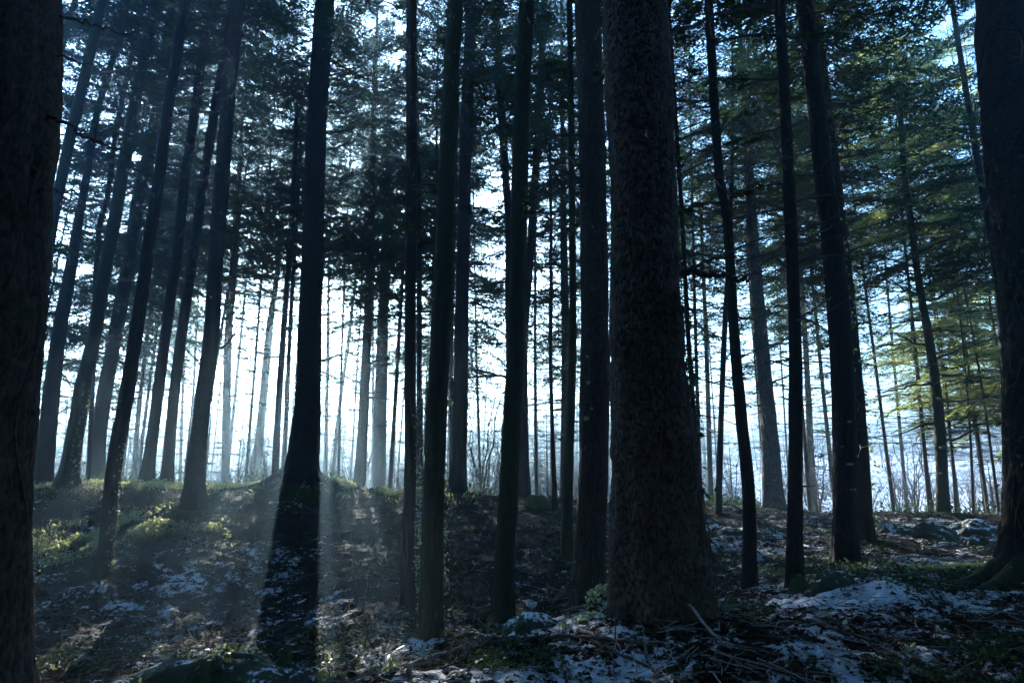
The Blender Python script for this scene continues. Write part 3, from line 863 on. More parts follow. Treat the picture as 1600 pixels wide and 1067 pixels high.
def moss_field(x, y):
    px = 800 + FPX * x / np.maximum(y, .5)
    s = .22 + .5 * (fbm(x * .8, y * .8, 3, 91) - .5)
    s = s + .12 * sstep(14.5, 16, y) * (1 - sstep(19, 22, y)) * (1 - sstep(700, 900, px))
    s = s + .4 * np.exp(-(((x + 8.3) / 1.2) ** 2 + ((y - 13.4) / .9) ** 2))
    for mx, my, mr, mh in MOUNDS:
        s = s + .35 * np.exp(-((x - mx) ** 2 + (y - my) ** 2) / (mr * mr * 1.2))
    return s

def build_ground():
    rad = np.concatenate([[0.05], np.geomspace(.4, 4.3, 26)[:-1], np.geomspace(4.3, 21, 440)[:-1], np.geomspace(21, 330, 110)])
    front = np.linspace(-46, 46, 610)
    back = np.linspace(46, 314, 90)[1:-1]
    ang = np.radians(np.concatenate([front, back]))
    RR, AA = np.meshgrid(rad, ang, indexing='ij')
    X = RR * np.sin(AA); Y = RR * np.cos(AA)
    Z = ground_h(X, Y)
    sn = snow_field(X, Y); mo = moss_field(X, Y)
    near = 1 - sstep(22, 40, RR)
    Z = Z + near * .02 * sstep(.4, .6, sn + .5 * (fbm(X * 12, Y * 12, 2, 77) - .5))
    na = len(ang); nr = len(rad)
    i = np.arange(nr - 1)[:, None] * na; j = np.arange(na)[None, :]; j2 = (j + 1) % na
    F = np.stack([i + j, i + na + j, i + na + j2, i + j2], -1).reshape(-1, 4)
    mb = MB(); mb.add(np.stack([X, Y, Z], -1).reshape(-1, 3), F)
    c = len(mb.v[0])
    mb.add(np.array([[0, 0, float(Z[0].mean())]]), np.zeros((0, 3), int))
    mb.add(np.zeros((0, 3)), np.stack([np.full(na, c) - mb.n, np.arange(na) - mb.n, (np.arange(na) + 1) % na - mb.n], -1))
    me = mb.mesh('ground', [M['ground']], smooth=True, attr={'snow': np.append(sn.ravel(), 0), 'moss': np.append(mo.ravel(), 0)})
    tag(link('ground', me), kind='structure')
build_ground()

# ------------------------------------------------------------------ ground cover (stuff nobody could count)
def scatter_leaves(name, n, region, size, mat, label, cat, seed, shape='leaf', lift=.01, tilt=.5, accept=None, flat=True, stem=0):
    rs = np.random.RandomState(seed)
    pts = []
    tot = 0
    while tot < n:
        a = rs.uniform(region[0], region[1], n * 2); y = np.exp(rs.uniform(math.log(region[2]), math.log(region[3]), n * 2))
        x = a * y
        k = np.ones(len(x), bool) if accept is None else rs.rand(len(x)) < accept(x, y)
        pts.append(np.stack([x[k], y[k]], -1)); tot += k.sum()
    P = np.concatenate(pts)[:n]
    n = len(P)
    z = ground_h(P[:, 0], P[:, 1]) + lift * rs.uniform(.3, 1.6, n)
    c = np.stack([P[:, 0], P[:, 1], z], -1)
    yaw = rs.uniform(0, 2 * math.pi, n)
    if shape == 'blade':
        d = np.stack([np.cos(yaw) * tilt, np.sin(yaw) * tilt, np.ones(n)], -1); d /= np.linalg.norm(d, axis=1)[:, None]
        w = np.stack([-np.sin(yaw), np.cos(yaw), yaw * 0], -1)
        s = (size * rs.uniform(.5, 1.4, n))[:, None]
        m = c + d * s * .6
        tip = c + d * s + np.stack([np.cos(yaw), np.sin(yaw), -.5 + yaw * 0], -1) * s * .35
        V = np.stack([c - w * s * .035, c + w * s * .035, m + w * s * .03, m - w * s * .03, tip], 1)
        mb = MB(); b = np.arange(n)[:, None] * 5
        mb.add(V.reshape(-1, 3), (b + [0, 1, 2, 3]))
        mb.f.append(b + [3, 2, 4]); mb.m.append(np.zeros(n, np.int32))
    else:
        d = np.stack([np.cos(yaw), np.sin(yaw), rs.normal(0, tilt, n)], -1); d /= np.linalg.norm(d, axis=1)[:, None]
        w = np.stack([-np.sin(yaw), np.cos(yaw), rs.normal(0, tilt, n)], -1)
        up = np.cross(d, w)
        s = (size * rs.uniform(.55, 1.35, n))[:, None]
        cur = rs.uniform(-.05, .35, n)[:, None]
        a0 = c - d * s * .5; a1 = c + d * s * .5
        l = c + w * s * .36 + up * s * cur; r = c - w * s * .36 + up * s * cur
        V = np.stack([a0, r, a1, l], 1)
        mb = MB(); b = np.arange(n)[:, None] * 4
        mb.add(V.reshape(-1, 3), (b + [0, 1, 2])); mb.f.append(b + [0, 2, 3]); mb.m.append(np.zeros(n, np.int32))
    tag(link(name, mb.mesh(name, [mat])), label, cat, kind='stuff')

scatter_leaves('leaf_litter', 52000, (-.85, .85, 4.2, 19), .062, M['litter'], "brown dead leaves strewn over the slopes of the hollow", 'leaf litter', 1, tilt=.22,
               accept=lambda x, y: .35 + .65 * (fbm(x * 1.2, y * 1.2, 2, 14) > .5))
scatter_leaves('ground_ivy', 28000, (-.85, .85, 4.3, 20), .05, M['ivy'], "dark green ivy creeping over the woodland floor", 'ivy', 2, tilt=.45, lift=.04,
               accept=lambda x, y: sstep(.48, .62, fbm(x * .9, y * .9, 3, 25) + .04 * (y > 14) - .10 * ((x > 1.2) & (y < 9)) - .07 * ((x < .2) & (y < 12))))
def ridge_acc(x, y):
    px = 800 + FPX * x / y
    r = np.exp(-((y - 17.2) / .7) ** 2) * (1 - sstep(650, 760, px)) * .9
    r = r + 1.3 * np.exp(-(((x + 8.5) / .9) ** 2 + ((y - 13.7) / .8) ** 2)) + np.exp(-(((x + 7.4) / .7) ** 2 + ((y - 14.0) / .3) ** 2)) + .9 * np.exp(-(((x + 6.2) / .5) ** 2 + ((y - 13.7) / .3) ** 2))
    r = r + .9 * np.exp(-(((x - 6.9) / 1.0) ** 2 + ((y - 9.8) / .5) ** 2))
    return np.clip(r, 0, 1) * sstep(.44, .58, fbm(x * 2, y * 2, 2, 3))
scatter_leaves('low_herbs', 9000, (-.8, .85, 8, 19.5), .06, M['herb'], "bright low herbs on the ridge and slope, sunlight put into their colour", 'herbs', 3, tilt=.8, lift=.07, accept=ridge_acc)
scatter_leaves('grass', 9000, (-.8, .85, 8, 19.5), .16, M['grass'], "fine pale grass blades on the sunlit ridge and slope", 'grass', 4, shape='blade', tilt=.7, lift=0, accept=ridge_acc)
scatter_leaves('undergrowth', 26000, (-.85, .85, 19.5, 42), .09, M['ivy'], "shaded undergrowth behind the ridge crest", 'undergrowth', 6, tilt=.9, lift=.3,
               accept=lambda x, y: sstep(.5, .62, fbm(x * .5, y * .5, 3, 27)) * (1 - .8 * ((x / y > .45) & (y > 20))))

# ------------------------------------------------------------------ haze
hz_m, hnt, hout = newmat('haze')
pv = N(hnt, "ShaderNodeVolumePrincipled")
pv.inputs['Density'].default_value = HAZE_DENSITY
pv.inputs['Color'].default_value = (.50, .79, 1.0, 1)
pv.inputs['Anisotropy'].default_value = HAZE_G
hnt.links.new(pv.outputs[0], hout.inputs['Volume'])
mb = MB()
x0, x1, y0_, y1_, z0, z1 = -345, 345, -345, 345, -4.0, 52.0
mb.add([(x0, y0_, z0), (x1, y0_, z0), (x1, y1_, z0), (x0, y1_, z0), (x0, y0_, z1), (x1, y0_, z1), (x1, y1_, z1), (x0, y1_, z1)],
       [(0, 3, 2, 1), (4, 5, 6, 7), (0, 1, 5, 4), (1, 2, 6, 5), (2, 3, 7, 6), (3, 0, 4, 7)])
tag(link('haze', mb.mesh('haze', [hz_m])), kind='stuff')

# ------------------------------------------------------------------ side branches, roots and stubs of single trees (parts)
def limb(t, pts, w0, w1, name='branch', dy=0.0, twigs=0, mat='twig', label=None, seed=0):
    """a limb of tree t through photograph pixels at the tree's distance; dy lets its end come forward or go back"""
    rs = np.random.RandomState(seed + 100)
    Y = t['Yd']; k = len(pts); b = t['base']
    W = MB()
    P = []
    for i, (px, py) in enumerate(pts):
        p = pix(px, py, Y + dy * i / max(1, k - 1))
        P.append([p.x - b.x, p.y - b.y, p.z - b.z])
    C = catmull(P, 5 * k)
    C[1:-1] += rs.normal(0, .004 + .0015 * w0, C[1:-1].shape)
    sc = Y * .5 / FPX * 1.03
    rad = np.linspace(w0 * sc, w1 * sc, len(C))
    tube(W, C, rad, 7)
    L = np.linalg.norm(C[-1] - C[0])
    for q in range(twigs):
        f = rs.uniform(.25, 1); i0 = min(len(C) - 2, int(f * (len(C) - 1)))
        d = C[i0 + 1] - C[i0]; d = d / (np.linalg.norm(d) + 1e-6)
        v = d * rs.uniform(.3, .9) + rs.normal(0, .55, 3); v /= np.linalg.norm(v)
        l2 = L * rs.uniform(.12, .38) * (1.2 - .6 * f)
        m_ = C[i0] + v * l2 * .5 + rs.normal(0, .04 * l2, 3)
        tube(W, np.array([C[i0], m_, C[i0] + v * l2 + [0, 0, .08 * l2]]), [max(.003, rad[i0] * .5), .003, .0018], 4)
    o = link(name, W.mesh(name, [M[mat]], smooth=True), t['root'])
    if label: o['label'] = label
    return o

big = find('broad plated-bark'); edge = find("cut off by the picture's edge"); black = find('thick black trunk'); stout = find('stout grey-brown')
rootf = find('mossy root foot'); frost = find('white frost scars'); wavy = find('wavy slim')
limb(big, [(1052, 418), (1078, 426), (1115, 430), (1148, 434), (1172, 436)], 13, 4, dy=-.3, twigs=3, seed=1)
limb(big, [(1072, 428), (1095, 412), (1120, 403), (1160, 388), (1185, 380)], 7, 2, dy=.5, twigs=7, seed=2)
limb(big, [(1030, 60), (1050, 52), (1090, 38), (1130, 22), (1200, 8)], 10, 4, dy=.6, twigs=5, seed=3)
limb(big, [(1020, 228), (1058, 220), (1095, 205), (1120, 190)], 5, 2, dy=.3, twigs=4, seed=4)
limb(big, [(990, 178), (1003, 195), (1012, 215)], 5, 3, name='stub', dy=-.45, mat='twig_pale', seed=5)
limb(big, [(1008, 188), (1022, 182), (1032, 176)], 3, 2, name='stub', dy=-.3, mat='twig_pale', seed=6)
limb(edge, [(60, 10), (95, 26), (140, 40), (190, 52), (222, 48)], 7, 2, dy=.3, twigs=4, seed=7)
limb(edge, [(60, 78), (100, 90), (128, 100), (160, 112)], 5, 1.5, dy=.3, twigs=3, seed=8)
limb(edge, [(55, 165), (95, 192), (130, 212), (165, 228), (205, 246)], 7, 2, dy=-.2, twigs=9, seed=9)
limb(edge, [(50, 300), (75, 296), (100, 300), (135, 296)], 4, 1.5, dy=-.2, twigs=5, seed=10)
limb(edge, [(40, 455), (60, 462), (80, 458)], 3, 1.2, dy=-.2, twigs=3, seed=17)
limb(stout, [(935, 290), (905, 282), (880, 286), (862, 274), (850, 300)], 5, 2, dy=-.3, twigs=4, seed=11)
limb(stout, [(915, 262), (898, 256), (890, 246), (880, 244)], 5, 3, name='stub', dy=-.3, mat='twig_pale', seed=12)
limb(stout, [(925, 290), (880, 268), (866, 270), (861, 300)], 4, 2, dy=-.2, twigs=3, seed=13)
limb(stout, [(912, 110), (922, 90), (930, 60), (938, 40)], 4, 2, dy=-.3, mat='twig_pale', seed=14)
for k, (side, y, ln, rise) in enumerate([(1, 70, 95, 40), (-1, 60, 70, -30), (1, 118, 110, 55), (-1, 105, 85, 50), (-1, 150, 60, 10), (1, 160, 75, 20), (1, 205, 90, 18), (-1, 215, 90, -12),
                                         (1, 235, 70, 40), (-1, 262, 60, 20), (1, 300, 80, 50), (1, 335, 60, -8), (-1, 320, 55, -10), (1, 352, 95, -14), (-1, 372, 60, 12), (1, 404, 28, -12),
                                         (1, 490, 55, 12), (1, 562, 46, 10), (1, 582, 40, -12), (-1, 468, 40, 8), (1, 630, 16, 8), (1, 640, 15, -6), (1, 38, 80, 46), (-1, 20, 60, 44)]):
    x0 = float(np.interp(y, [0, 200, 380, 500, 571, 640], [508, 495, 489, 485, 483, 480])) + side * 8
    limb(black, [(x0, y), (x0 + side * ln * .35, y - rise * .15 + 3), (x0 + side * ln * .7, y - rise * .55), (x0 + side * ln, y - rise)], 4.6 if ln > 50 else 3.6, 1.4,
         dy=(-.5, .4, -.1)[k % 3], twigs=3 + ln // 14, seed=20 + k)
rt = black
for k, pts in enumerate([[(455, 748), (432, 757), (405, 764), (372, 770)], [(492, 748), (512, 762), (530, 772), (556, 784)], [(470, 755), (458, 772), (446, 786)], [(486, 760), (500, 776), (512, 790)]]):
    W = MB(); P = []
    for i, (px, py) in enumerate(pts):
        X = (px - 800) / FPX * 17.0; yy = 17.0 - (.15 + .25 * i if k > 1 else .1 * i)
        P.append([X - rt['base'].x, yy - rt['base'].y, gh(X, yy) + .10 - .05 * i - rt['base'].z])
    P[0][2] += .12
    C = catmull(P, 14); tube(W, C, np.linspace(.15, .05, 14), 9)
    link('root', W.mesh('root', [M['bark_dark']], smooth=True), rt['root'])
# roots of the massive root-footed trunk
for k, (a0, ln) in enumerate([(200, 1.1), (235, .8), (170, .9), (275, .7)]):
    W = MB(); P = []
    for f in (0, .3, .65, 1):
        X = rootf['base'].x + math.cos(R(a0)) * (.25 + ln * f); Yy = rootf['base'].y + math.sin(R(a0)) * (.25 + ln * f)
        P.append([X - rootf['base'].x, Yy - rootf['base'].y, gh(X, Yy) + .25 * (1 - f) ** 2 - .02 - rootf['base'].z])
    C = catmull(P, 14); tube(W, C, np.linspace(.2, .06, 14), 10)
    link('root', W.mesh('root', [M['bark_moss']], smooth=True), rootf['root'])
for k, (x, y, s, ln, rise) in enumerate([(1452, 540, -1, 60, 22), (1456, 560, 1, 70, 30), (1462, 600, -1, 90, -14), (1464, 628, 1, 100, 10), (1446, 500, -1, 70, -8), (1467, 660, -1, 70, -22), (1440, 460, -1, 60, 30), (1444, 470, 1, 60, 26),
                                         (1436, 430, -1, 55, 14), (1460, 585, 1, 85, -6), (1470, 690, 1, 60, 22)]):
    limb(wavy, [(x, y), (x + s * ln * .4, y - rise * .2), (x + s * ln * .75, y - rise * .7), (x + s * ln, y - rise)], 4, 1.2, dy=(.6, -.6, .1)[k % 3], twigs=8, seed=60 + k)
for k, (who, x, y, s, ln, rise) in enumerate([('snow mound with a mossy foot' if False else 'straight dark trunk at the edge', 1240, 500, 1, 60, 36), ('straight dark trunk at the edge', 1242, 560, -1, 50, -10),
                                              ('straight dark trunk at the edge', 1236, 380, 1, 70, 30), ('scaly-barked', 1190, 560, 1, 70, -24), ('scaly-barked', 1196, 600, 1, 60, 26), ('scaly-barked', 1185, 500, -1, 60, 12),
                                              ('scaly-barked', 1192, 540, 1, 90, 10), ('white frost scars', 1300, 400, 1, 60, 20), ('slender bowed', 1150, 560, 1, 45, 20), ('curving at the foot', 806, 590, -1, 70, 14),
                                              ('swollen foot on the crest', 722, 470, 1, 90, -30), ('swollen foot on the crest', 722, 590, 1, 90, 4), ('wedge-footed', 345, 545, 1, 26, 30), ('bright-edged' if False else 'slim dark trunk with a bright', 641, 300, 1, 70, 40),
                                              ('ray slanting', 578, 470, -1, 70, -12), ('ray slanting', 577, 500, 1, 60, 14), ('ray slanting', 574, 560, -1, 45, 16), ('ray slanting', 570, 620, 1, 60, -8), ('ray slanting', 572, 600, -1, 55, 22)]):
    limb(find(who), [(x, y), (x + s * ln * .4, y - rise * .3), (x + s * ln * .75, y - rise * .7), (x + s * ln, y - rise)], 4, 1.2, dy=(.5, -.5)[k % 2], twigs=6, seed=90 + k)

# ------------------------------------------------------------------ ivy
def leaf_shape(kind='ivy'):
    if kind == 'ivy':
        o = [(0, 0), (.30, -.12), (.52, .18), (.30, .32), (.34, .60), (.10, .62), (0, 1.0), (-.10, .62), (-.34, .60), (-.30, .32), (-.52, .18), (-.30, -.12)]
    elif kind == 'long':
        o = [(0, 0), (.09, .25), (.12, .55), (.07, .85), (0, 1.0), (-.07, .85), (-.12, .55), (-.09, .25)]
    else:
        o = [(0, 0), (.26, .15), (.36, .45), (.24, .78), (0, 1.0), (-.24, .78), (-.36, .45), (-.26, .15)]
    V = [(0, .42, .0)] + [(x, y, -.35 * abs(x) - .25 * (y - .4) ** 2) for x, y in o]
    n = len(o)
    F = [(0, 1 + i, 1 + (i + 1) % n) for i in range(n)]
    return np.array(V, float), np.array(F)
LEAF = {}
for k_, mk in (('ivy', 'ivy'), ('long', 'herb'), ('oval', 'herb'), ('oval_dark', 'ivy'), ('ivy_light', 'herb')):  # the paler ivy is a lit copy, sunlight painted in by the herb colour
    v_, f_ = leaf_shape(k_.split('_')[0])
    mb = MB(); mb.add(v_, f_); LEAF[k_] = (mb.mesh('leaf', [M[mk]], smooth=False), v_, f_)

def put_leaf(parent, kind, loc, d, up, size, name='leaf'):
    """leaf object with its tip along d and its face along up"""
    d = Vector(d).normalized(); up = Vector(up); x = d.cross(up)
    if x.length < 1e-4: x = Vector((1, 0, 0))
    x.normalize(); u = x.cross(d)
    m = Matrix((( x.x, d.x, u.x), (x.y, d.y, u.y), (x.z, d.z, u.z)))
    return link(name, LEAF[kind][0], parent, loc=loc, rot=m.to_euler(), scale=size)

def leaves_into(mb, kind, loc, d, up, size):
    d = Vector(d).normalized(); up = Vector(up); x = d.cross(up)
    if x.length < 1e-4: x = Vector((1, 0, 0))
    x.normalize(); u = x.cross(d)
    A = np.array([[x.x, x.y, x.z], [d.x, d.y, d.z], [u.x, u.y, u.z]])
    mb.add(LEAF[kind][1] @ A * size + np.array(loc), LEAF[kind][2])

def ivy_on(t, label, z0, z1, a0, a1, n, size, kind='ivy', parts=True, out=.02, stems=2, smat='twig', droop=.6, spread=0, clump=None):
    zz, cx, cyy, rr = t['path']
    root = bpy.data.objects.new('ivy_vine', None); COL.objects.link(root); root.empty_display_size = .1
    root.location = t['base']
    tag(root, label, 'ivy')
    rs = random.Random(hash(label) % 1000 if False else len(label) * 7 + n)
    W = MB()
    lines = []
    for s_ in range(stems):
        ph = R(a0 + (a1 - a0) * (s_ + .5) / stems); P = []
        m = 26
        for i in range(m):
            z = z0 + (z1 - z0) * i / (m - 1)
            a = ph + .35 * math.sin(i * .5 + s_ * 2) * (abs(R(a1 - a0)) + .2) * .5
            r = np.interp(z, zz, rr) * (1 + t['fl'] * .7 * math.exp(-z / (t['rb'] * 1.6))) + .012
            P.append([np.interp(z, zz, cx) + r * math.cos(a), np.interp(z, zz, cyy) + r * math.sin(a), z])
        lines.append(P)
        tube(W, np.array(P), np.linspace(.006, .003, m), 5)
    link('stem', W.mesh('stem', [M[smat]], smooth=True), root)
    mb = MB()
    for i in range(n):
        z = z0 + (z1 - z0) * rs.random()
        if clump and rs.random() < .6:
            c = rs.choice(clump); z = c + rs.gauss(0, .12)
        a = R(rs.uniform(a0, a1))
        r = np.interp(z, zz, rr) * (1 + t['fl'] * .7 * math.exp(-max(z, 0) / (t['rb'] * 1.6)))
        o = r + out * rs.uniform(.5, 1.5) + rs.random() ** 2 * spread
        p = (np.interp(z, zz, cx) + o * math.cos(a), np.interp(z, zz, cyy) + o * math.sin(a), z)
        outv = Vector((math.cos(a), math.sin(a), .35))
        d = Vector((rs.uniform(-.6, .6), rs.uniform(-.6, .6), -droop - rs.random() * .6)) + outv * .35
        sz = size * rs.uniform(.6, 1.25)
        if parts: put_leaf(root, kind, p, d, outv + Vector((rs.uniform(-.5, .5), rs.uniform(-.5, .5), 0)), sz)
        else: leaves_into(mb, kind, p, d, outv + Vector((rs.uniform(-.6, .6), rs.uniform(-.6, .6), 0)), sz)
    if not parts:
        o = link('leaves', mb.mesh('leaves', [M[{'ivy': 'ivy', 'ivy_light': 'herb'}[kind]]]), root); o['kind'] = 'stuff'
    return root
ivy_on(big, "dark large-leaved ivy climbing the flank of the widest trunk", .4, 5.6, -75, 15, 150, .075, stems=3, out=.03, spread=.10, clump=[2.6, 3.1, 2.0, 1.3, .7])
ivy_on(big, "bare winding ivy stems with few leaves on the face of the widest trunk", .2, 4.6, -125, -85, 22, .07, stems=2, out=.02)
ivy_on(find('pencil-thin stem'), "big drooping ivy leaves hanging on the pencil-thin stem", .9, 4.4, -180, 180, 60, .10, out=.03, spread=.12, droop=1.2, stems=1, clump=[1.9, 2.5, 3.0, 3.4])
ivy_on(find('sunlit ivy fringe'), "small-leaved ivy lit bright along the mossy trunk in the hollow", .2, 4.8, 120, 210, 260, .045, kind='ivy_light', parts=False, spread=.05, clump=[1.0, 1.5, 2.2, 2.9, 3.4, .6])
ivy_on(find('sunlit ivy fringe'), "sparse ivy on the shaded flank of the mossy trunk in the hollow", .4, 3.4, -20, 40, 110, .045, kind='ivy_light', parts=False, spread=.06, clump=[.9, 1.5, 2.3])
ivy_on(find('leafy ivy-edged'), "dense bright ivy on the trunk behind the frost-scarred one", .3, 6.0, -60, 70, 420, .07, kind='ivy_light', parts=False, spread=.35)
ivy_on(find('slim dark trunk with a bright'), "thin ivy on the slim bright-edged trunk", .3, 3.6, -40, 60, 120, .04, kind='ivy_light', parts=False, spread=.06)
ivy_on(black, "ivy roughening the sunward flank of the thick black trunk", .3, 3.0, 100, 200, 260, .05, parts=False, spread=.03)
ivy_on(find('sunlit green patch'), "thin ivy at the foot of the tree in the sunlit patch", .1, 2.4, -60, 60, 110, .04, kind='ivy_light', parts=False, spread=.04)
ivy_on(edge, "scattered ivy leaves on the massive rough-barked edge trunk", 1.5, 4.4, -70, 10, 26, .06, stems=2, out=.02)
ivy_on(rootf, "tangle of ivy covering the massive root-footed trunk", .3, 6.5, 150, 290, 260, .065, stems=5, out=.03, spread=.08)
ivy_on(find('emerging from behind'), "ivy about the trunk emerging behind the edge trunk", .3, 6, -180, 180, 320, .06, parts=False, spread=.12)
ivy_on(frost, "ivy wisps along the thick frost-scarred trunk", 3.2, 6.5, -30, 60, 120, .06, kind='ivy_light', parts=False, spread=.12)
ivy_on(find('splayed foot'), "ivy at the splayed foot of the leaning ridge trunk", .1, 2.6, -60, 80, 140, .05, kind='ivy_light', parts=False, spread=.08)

# frost scars and lichen flecks on single trunks
def fleck(t, px, py, w, h):
    zz, cx, cyy, rr = t['path']
    p = pix(px, py, t['Yd']); z = p.z - t['base'].z
    r = float(np.interp(z, zz, rr)); ax = float(np.interp(z, zz, cx))
    off = max(-.9, min(.9, (p.x - t['base'].x - ax) / r))
    a = -math.acos(off)
    ww = w * t['Yd'] / FPX; hh = h * t['Yd'] / FPX
    mb = MB(); rs = random.Random(int(px * 7 + py))
    V = []; m = 10
    for i in range(m):
        q = i / m * 2 * math.pi; k = rs.uniform(.6, 1.1)
        aa = a + math.cos(q) * ww * .5 * k / r; zc = z + math.sin(q) * hh * .5 * k
        V.append([ax + (r + .006) * math.cos(aa), np.interp(z, zz, cyy) + (r + .006) * math.sin(aa), zc])
    c = [ax + (r + .014) * math.cos(a), np.interp(z, zz, cyy) + (r + .014) * math.sin(a), z]
    mb.add(np.array([c] + V), np.array([(0, 1 + i, 1 + (i + 1) % m) for i in range(m)]))
    link('frost_scar', mb.mesh('frost_scar', [M['lichen']], smooth=True), t['root'])
M['lichen'] = plain_mat('lichen', (.12, .13, .12), (.42, .44, .43), 60, .9, .004)
for px, py, w, h in [(1318, 725, 18, 4), (1326, 764, 20, 4), (1319, 660, 8, 4), (1309, 698, 6, 3)]: fleck(frost, px, py, w, h)
for px, py, w, h in [(918, 600, 9, 7), (914, 655, 10, 9), (922, 640, 6, 4), (916, 560, 6, 5), (912, 700, 5, 7)]: fleck(stout, px, py, w, h)

# ------------------------------------------------------------------ boulders, stumps
SNM = {}
def snow_mat(base, amt):
    k = (base, round(amt, 1))
    if k in SNM: return SNM[k]
    m, nt, out = newmat('snowy_' + base)
    co = coords(nt)
    a, b = ((.012, .02, .007), (.045, .06, .02)) if base == 'moss' else ((.03, .03, .03), (.11, .105, .1))
    n = noise(nt, co, 30, 5)
    col = ramp(nt, n, [(.3, a), (.7, b)])
    g = N(nt, "ShaderNodeNewGeometry"); sp = N(nt, "ShaderNodeSeparateXYZ"); nt.links.new(g.outputs['Normal'], sp.inputs[0])
    f = math_(nt, 'ADD', math_(nt, 'MULTIPLY', sp.outputs[2], .42), math_(nt, 'MULTIPLY', math_(nt, 'SUBTRACT', noise(nt, co, 7, 7, .7), .5), 1.5))
    f = maprange(nt, f, .62 - .55 * amt, .68 - .55 * amt)
    p = N(nt, "ShaderNodeBsdfPrincipled"); p.inputs['Roughness'].default_value = .8
    nt.links.new(mix(nt, f, col, (.82, .84, .87)), p.inputs['Base Color'])
    nt.links.new(bump(nt, math_(nt, 'ADD', math_(nt, 'MULTIPLY', n, .5), f), .02), p.inputs['Normal'])
    nt.links.new(p.outputs[0], out.inputs[0])
    SNM[k] = m
    return m

def boulder(px, py, w, h, Y, mat, label, name='mossy_boulder', cat='boulder', snow=None, seed=0, depth=.8, pointy=1.0, hang=.35):
    """stone whose top is seen at py; w, h in photograph pixels"""
    top = pix(px, py, Y); W_ = w * Y / FPX * .5; Hh = h * Y / FPX
    g = gh(top.x, Y)
    Hh = max(Hh, top.z - g + .02)
    nu_, nv = 56, 26
    th = np.linspace(0, 2 * math.pi, nu_, endpoint=False); ph = np.linspace(0, math.pi, nv)
    PH, TH = np.meshgrid(ph, th, indexing='ij')
    ux, uy, uz = np.sin(PH) * np.cos(TH), np.sin(PH) * np.sin(TH), np.cos(PH)
    rr = 1 + .55 * (vnoise(ux * 1.6 + seed, uy * 1.6, uz * 1.6 + 4, seed=seed) - .5) + .28 * (vnoise(ux * 4 + 9, uy * 4 + seed, uz * 4 + 4, seed=seed + 3) - .5) + .10 * (vnoise(ux * 14 + 9, uy * 14 + seed, uz * 14, seed=seed + 5) - .5)
    sx = np.sign(ux) * np.abs(ux) ** pointy
    V = np.stack([sx * rr * W_, uy * rr * W_ * depth, uz * rr * Hh], -1)
    zc = top.z - float(V[..., 2].max())
    V = V.reshape(-1, 3)
    i = np.arange(nv - 1)[:, None] * nu_; j = np.arange(nu_)[None, :]; j2 = (j + 1) % nu_
    F = np.stack([i + j, i + nu_ + j, i + nu_ + j2, i + j2], -1).reshape(-1, 4)
    root = bpy.data.objects.new(name, None); root.empty_display_size = .1; COL.objects.link(root)
    root.location = (top.x, Y, zc); tag(root, label, cat)
    mb = MB(); mb.add(V, F)
    if snow is not None: mat = snow_mat(mat, snow)
    else: mat = M[mat]
    link('stone' if 'boulder' in name or 'rock' in name else 'stump_body', mb.mesh('stone', [mat], smooth=True), root)
    return root, V, Hh

def ground_ivy_heap(center, rx, ry, hz, n, size, label, kind='ivy', seed=1, parts=True, name='ivy_clump', base_z=None, top_only=True, cat='ivy'):
    rs = random.Random(seed)
    root = bpy.data.objects.new(name, None); root.empty_display_size = .1; COL.objects.link(root)
    root.location = center; tag(root, label, cat)
    mb = MB(); st = MB()
    for i in range(n):
        a = rs.uniform(0, 2 * math.pi); q = math.sqrt(rs.random())
        x, y = rx * q * math.cos(a), ry * q * math.sin(a)
        z = hz * math.sqrt(max(0, 1 - q * q)) + rs.uniform(-.01, .035)
        nrm = Vector((x / rx, y / ry, .9 - .3 * q)) + Vector((rs.gauss(0, .4), rs.gauss(0, .4), 0))
        d = Vector((rs.gauss(0, 1), rs.gauss(0, 1), rs.gauss(-.1, .5)))
        sz = size * rs.uniform(.55, 1.25)
        if parts: put_leaf(root, kind, (x, y, z), d, nrm, sz)
        else: leaves_into(mb, kind, (x, y, z), d, nrm, sz)
        if i % 6 == 0:
            tube(st, np.array([[x * .7, y * .7, z * .5], [x * .9, y * .9, z * .9], [x, y, z]]), [.004, .003, .002], 3)
    link('stems', st.mesh('stems', [M['twig']]), root)['kind'] = 'stuff'
    if not parts:
        o = link('leaves', mb.mesh('leaves', [M['herb' if kind in ('ivy_light', 'oval', 'long') else 'ivy']]), root); o['kind'] = 'stuff'
    return root

b0, V0, h0_ = boulder(348, 1016, 262, 84, 5.3, 'moss', "rounded mossy hump at the bottom of the hollow, ivy over it and one snow patch", snow=.30, seed=4, depth=.8)
def drape(bl, V, n, size, label, seed, lim=lambda v: True):
    rs = random.Random(seed)
    root = bpy.data.objects.new('ivy_clump', None); root.empty_display_size = .1; COL.objects.link(root)
    root.location = bl.location; tag(root, label, 'ivy'); st = MB()
    c = V.mean(axis=0); k = 0
    while k < n:
        v = V[rs.randrange(len(V))]
        if v[2] < .02 or not lim(v): continue
        o = Vector(v - c); o.z *= 1.6; o.normalize()
        p = Vector(v) + o * rs.uniform(.0, .05) + Vector((rs.gauss(0, .03), rs.gauss(0, .03), 0))
        put_leaf(root, 'ivy_light' if k % 2 == 0 else 'ivy', p, (rs.gauss(0, 1), rs.gauss(0, 1), rs.gauss(0, .5)), o + Vector((rs.gauss(0, .5), rs.gauss(0, .5), .2)), size * rs.uniform(.5, 1.2))  # every other leaf paler, standing in for sun on the shaded hump
        if k % 8 == 0: tube(st, np.array([v * .9, v * .97, np.array(p)]), [.004, .003, .002], 3)
        k += 1
    link('stems', st.mesh('stems', [M['twig']]), root)['kind'] = 'stuff'
drape(b0, V0, 290, .052, "glossy ivy mat draped over the rounded mossy hump", 3, lambda v: v[0] < .28 or v[1] > 0)
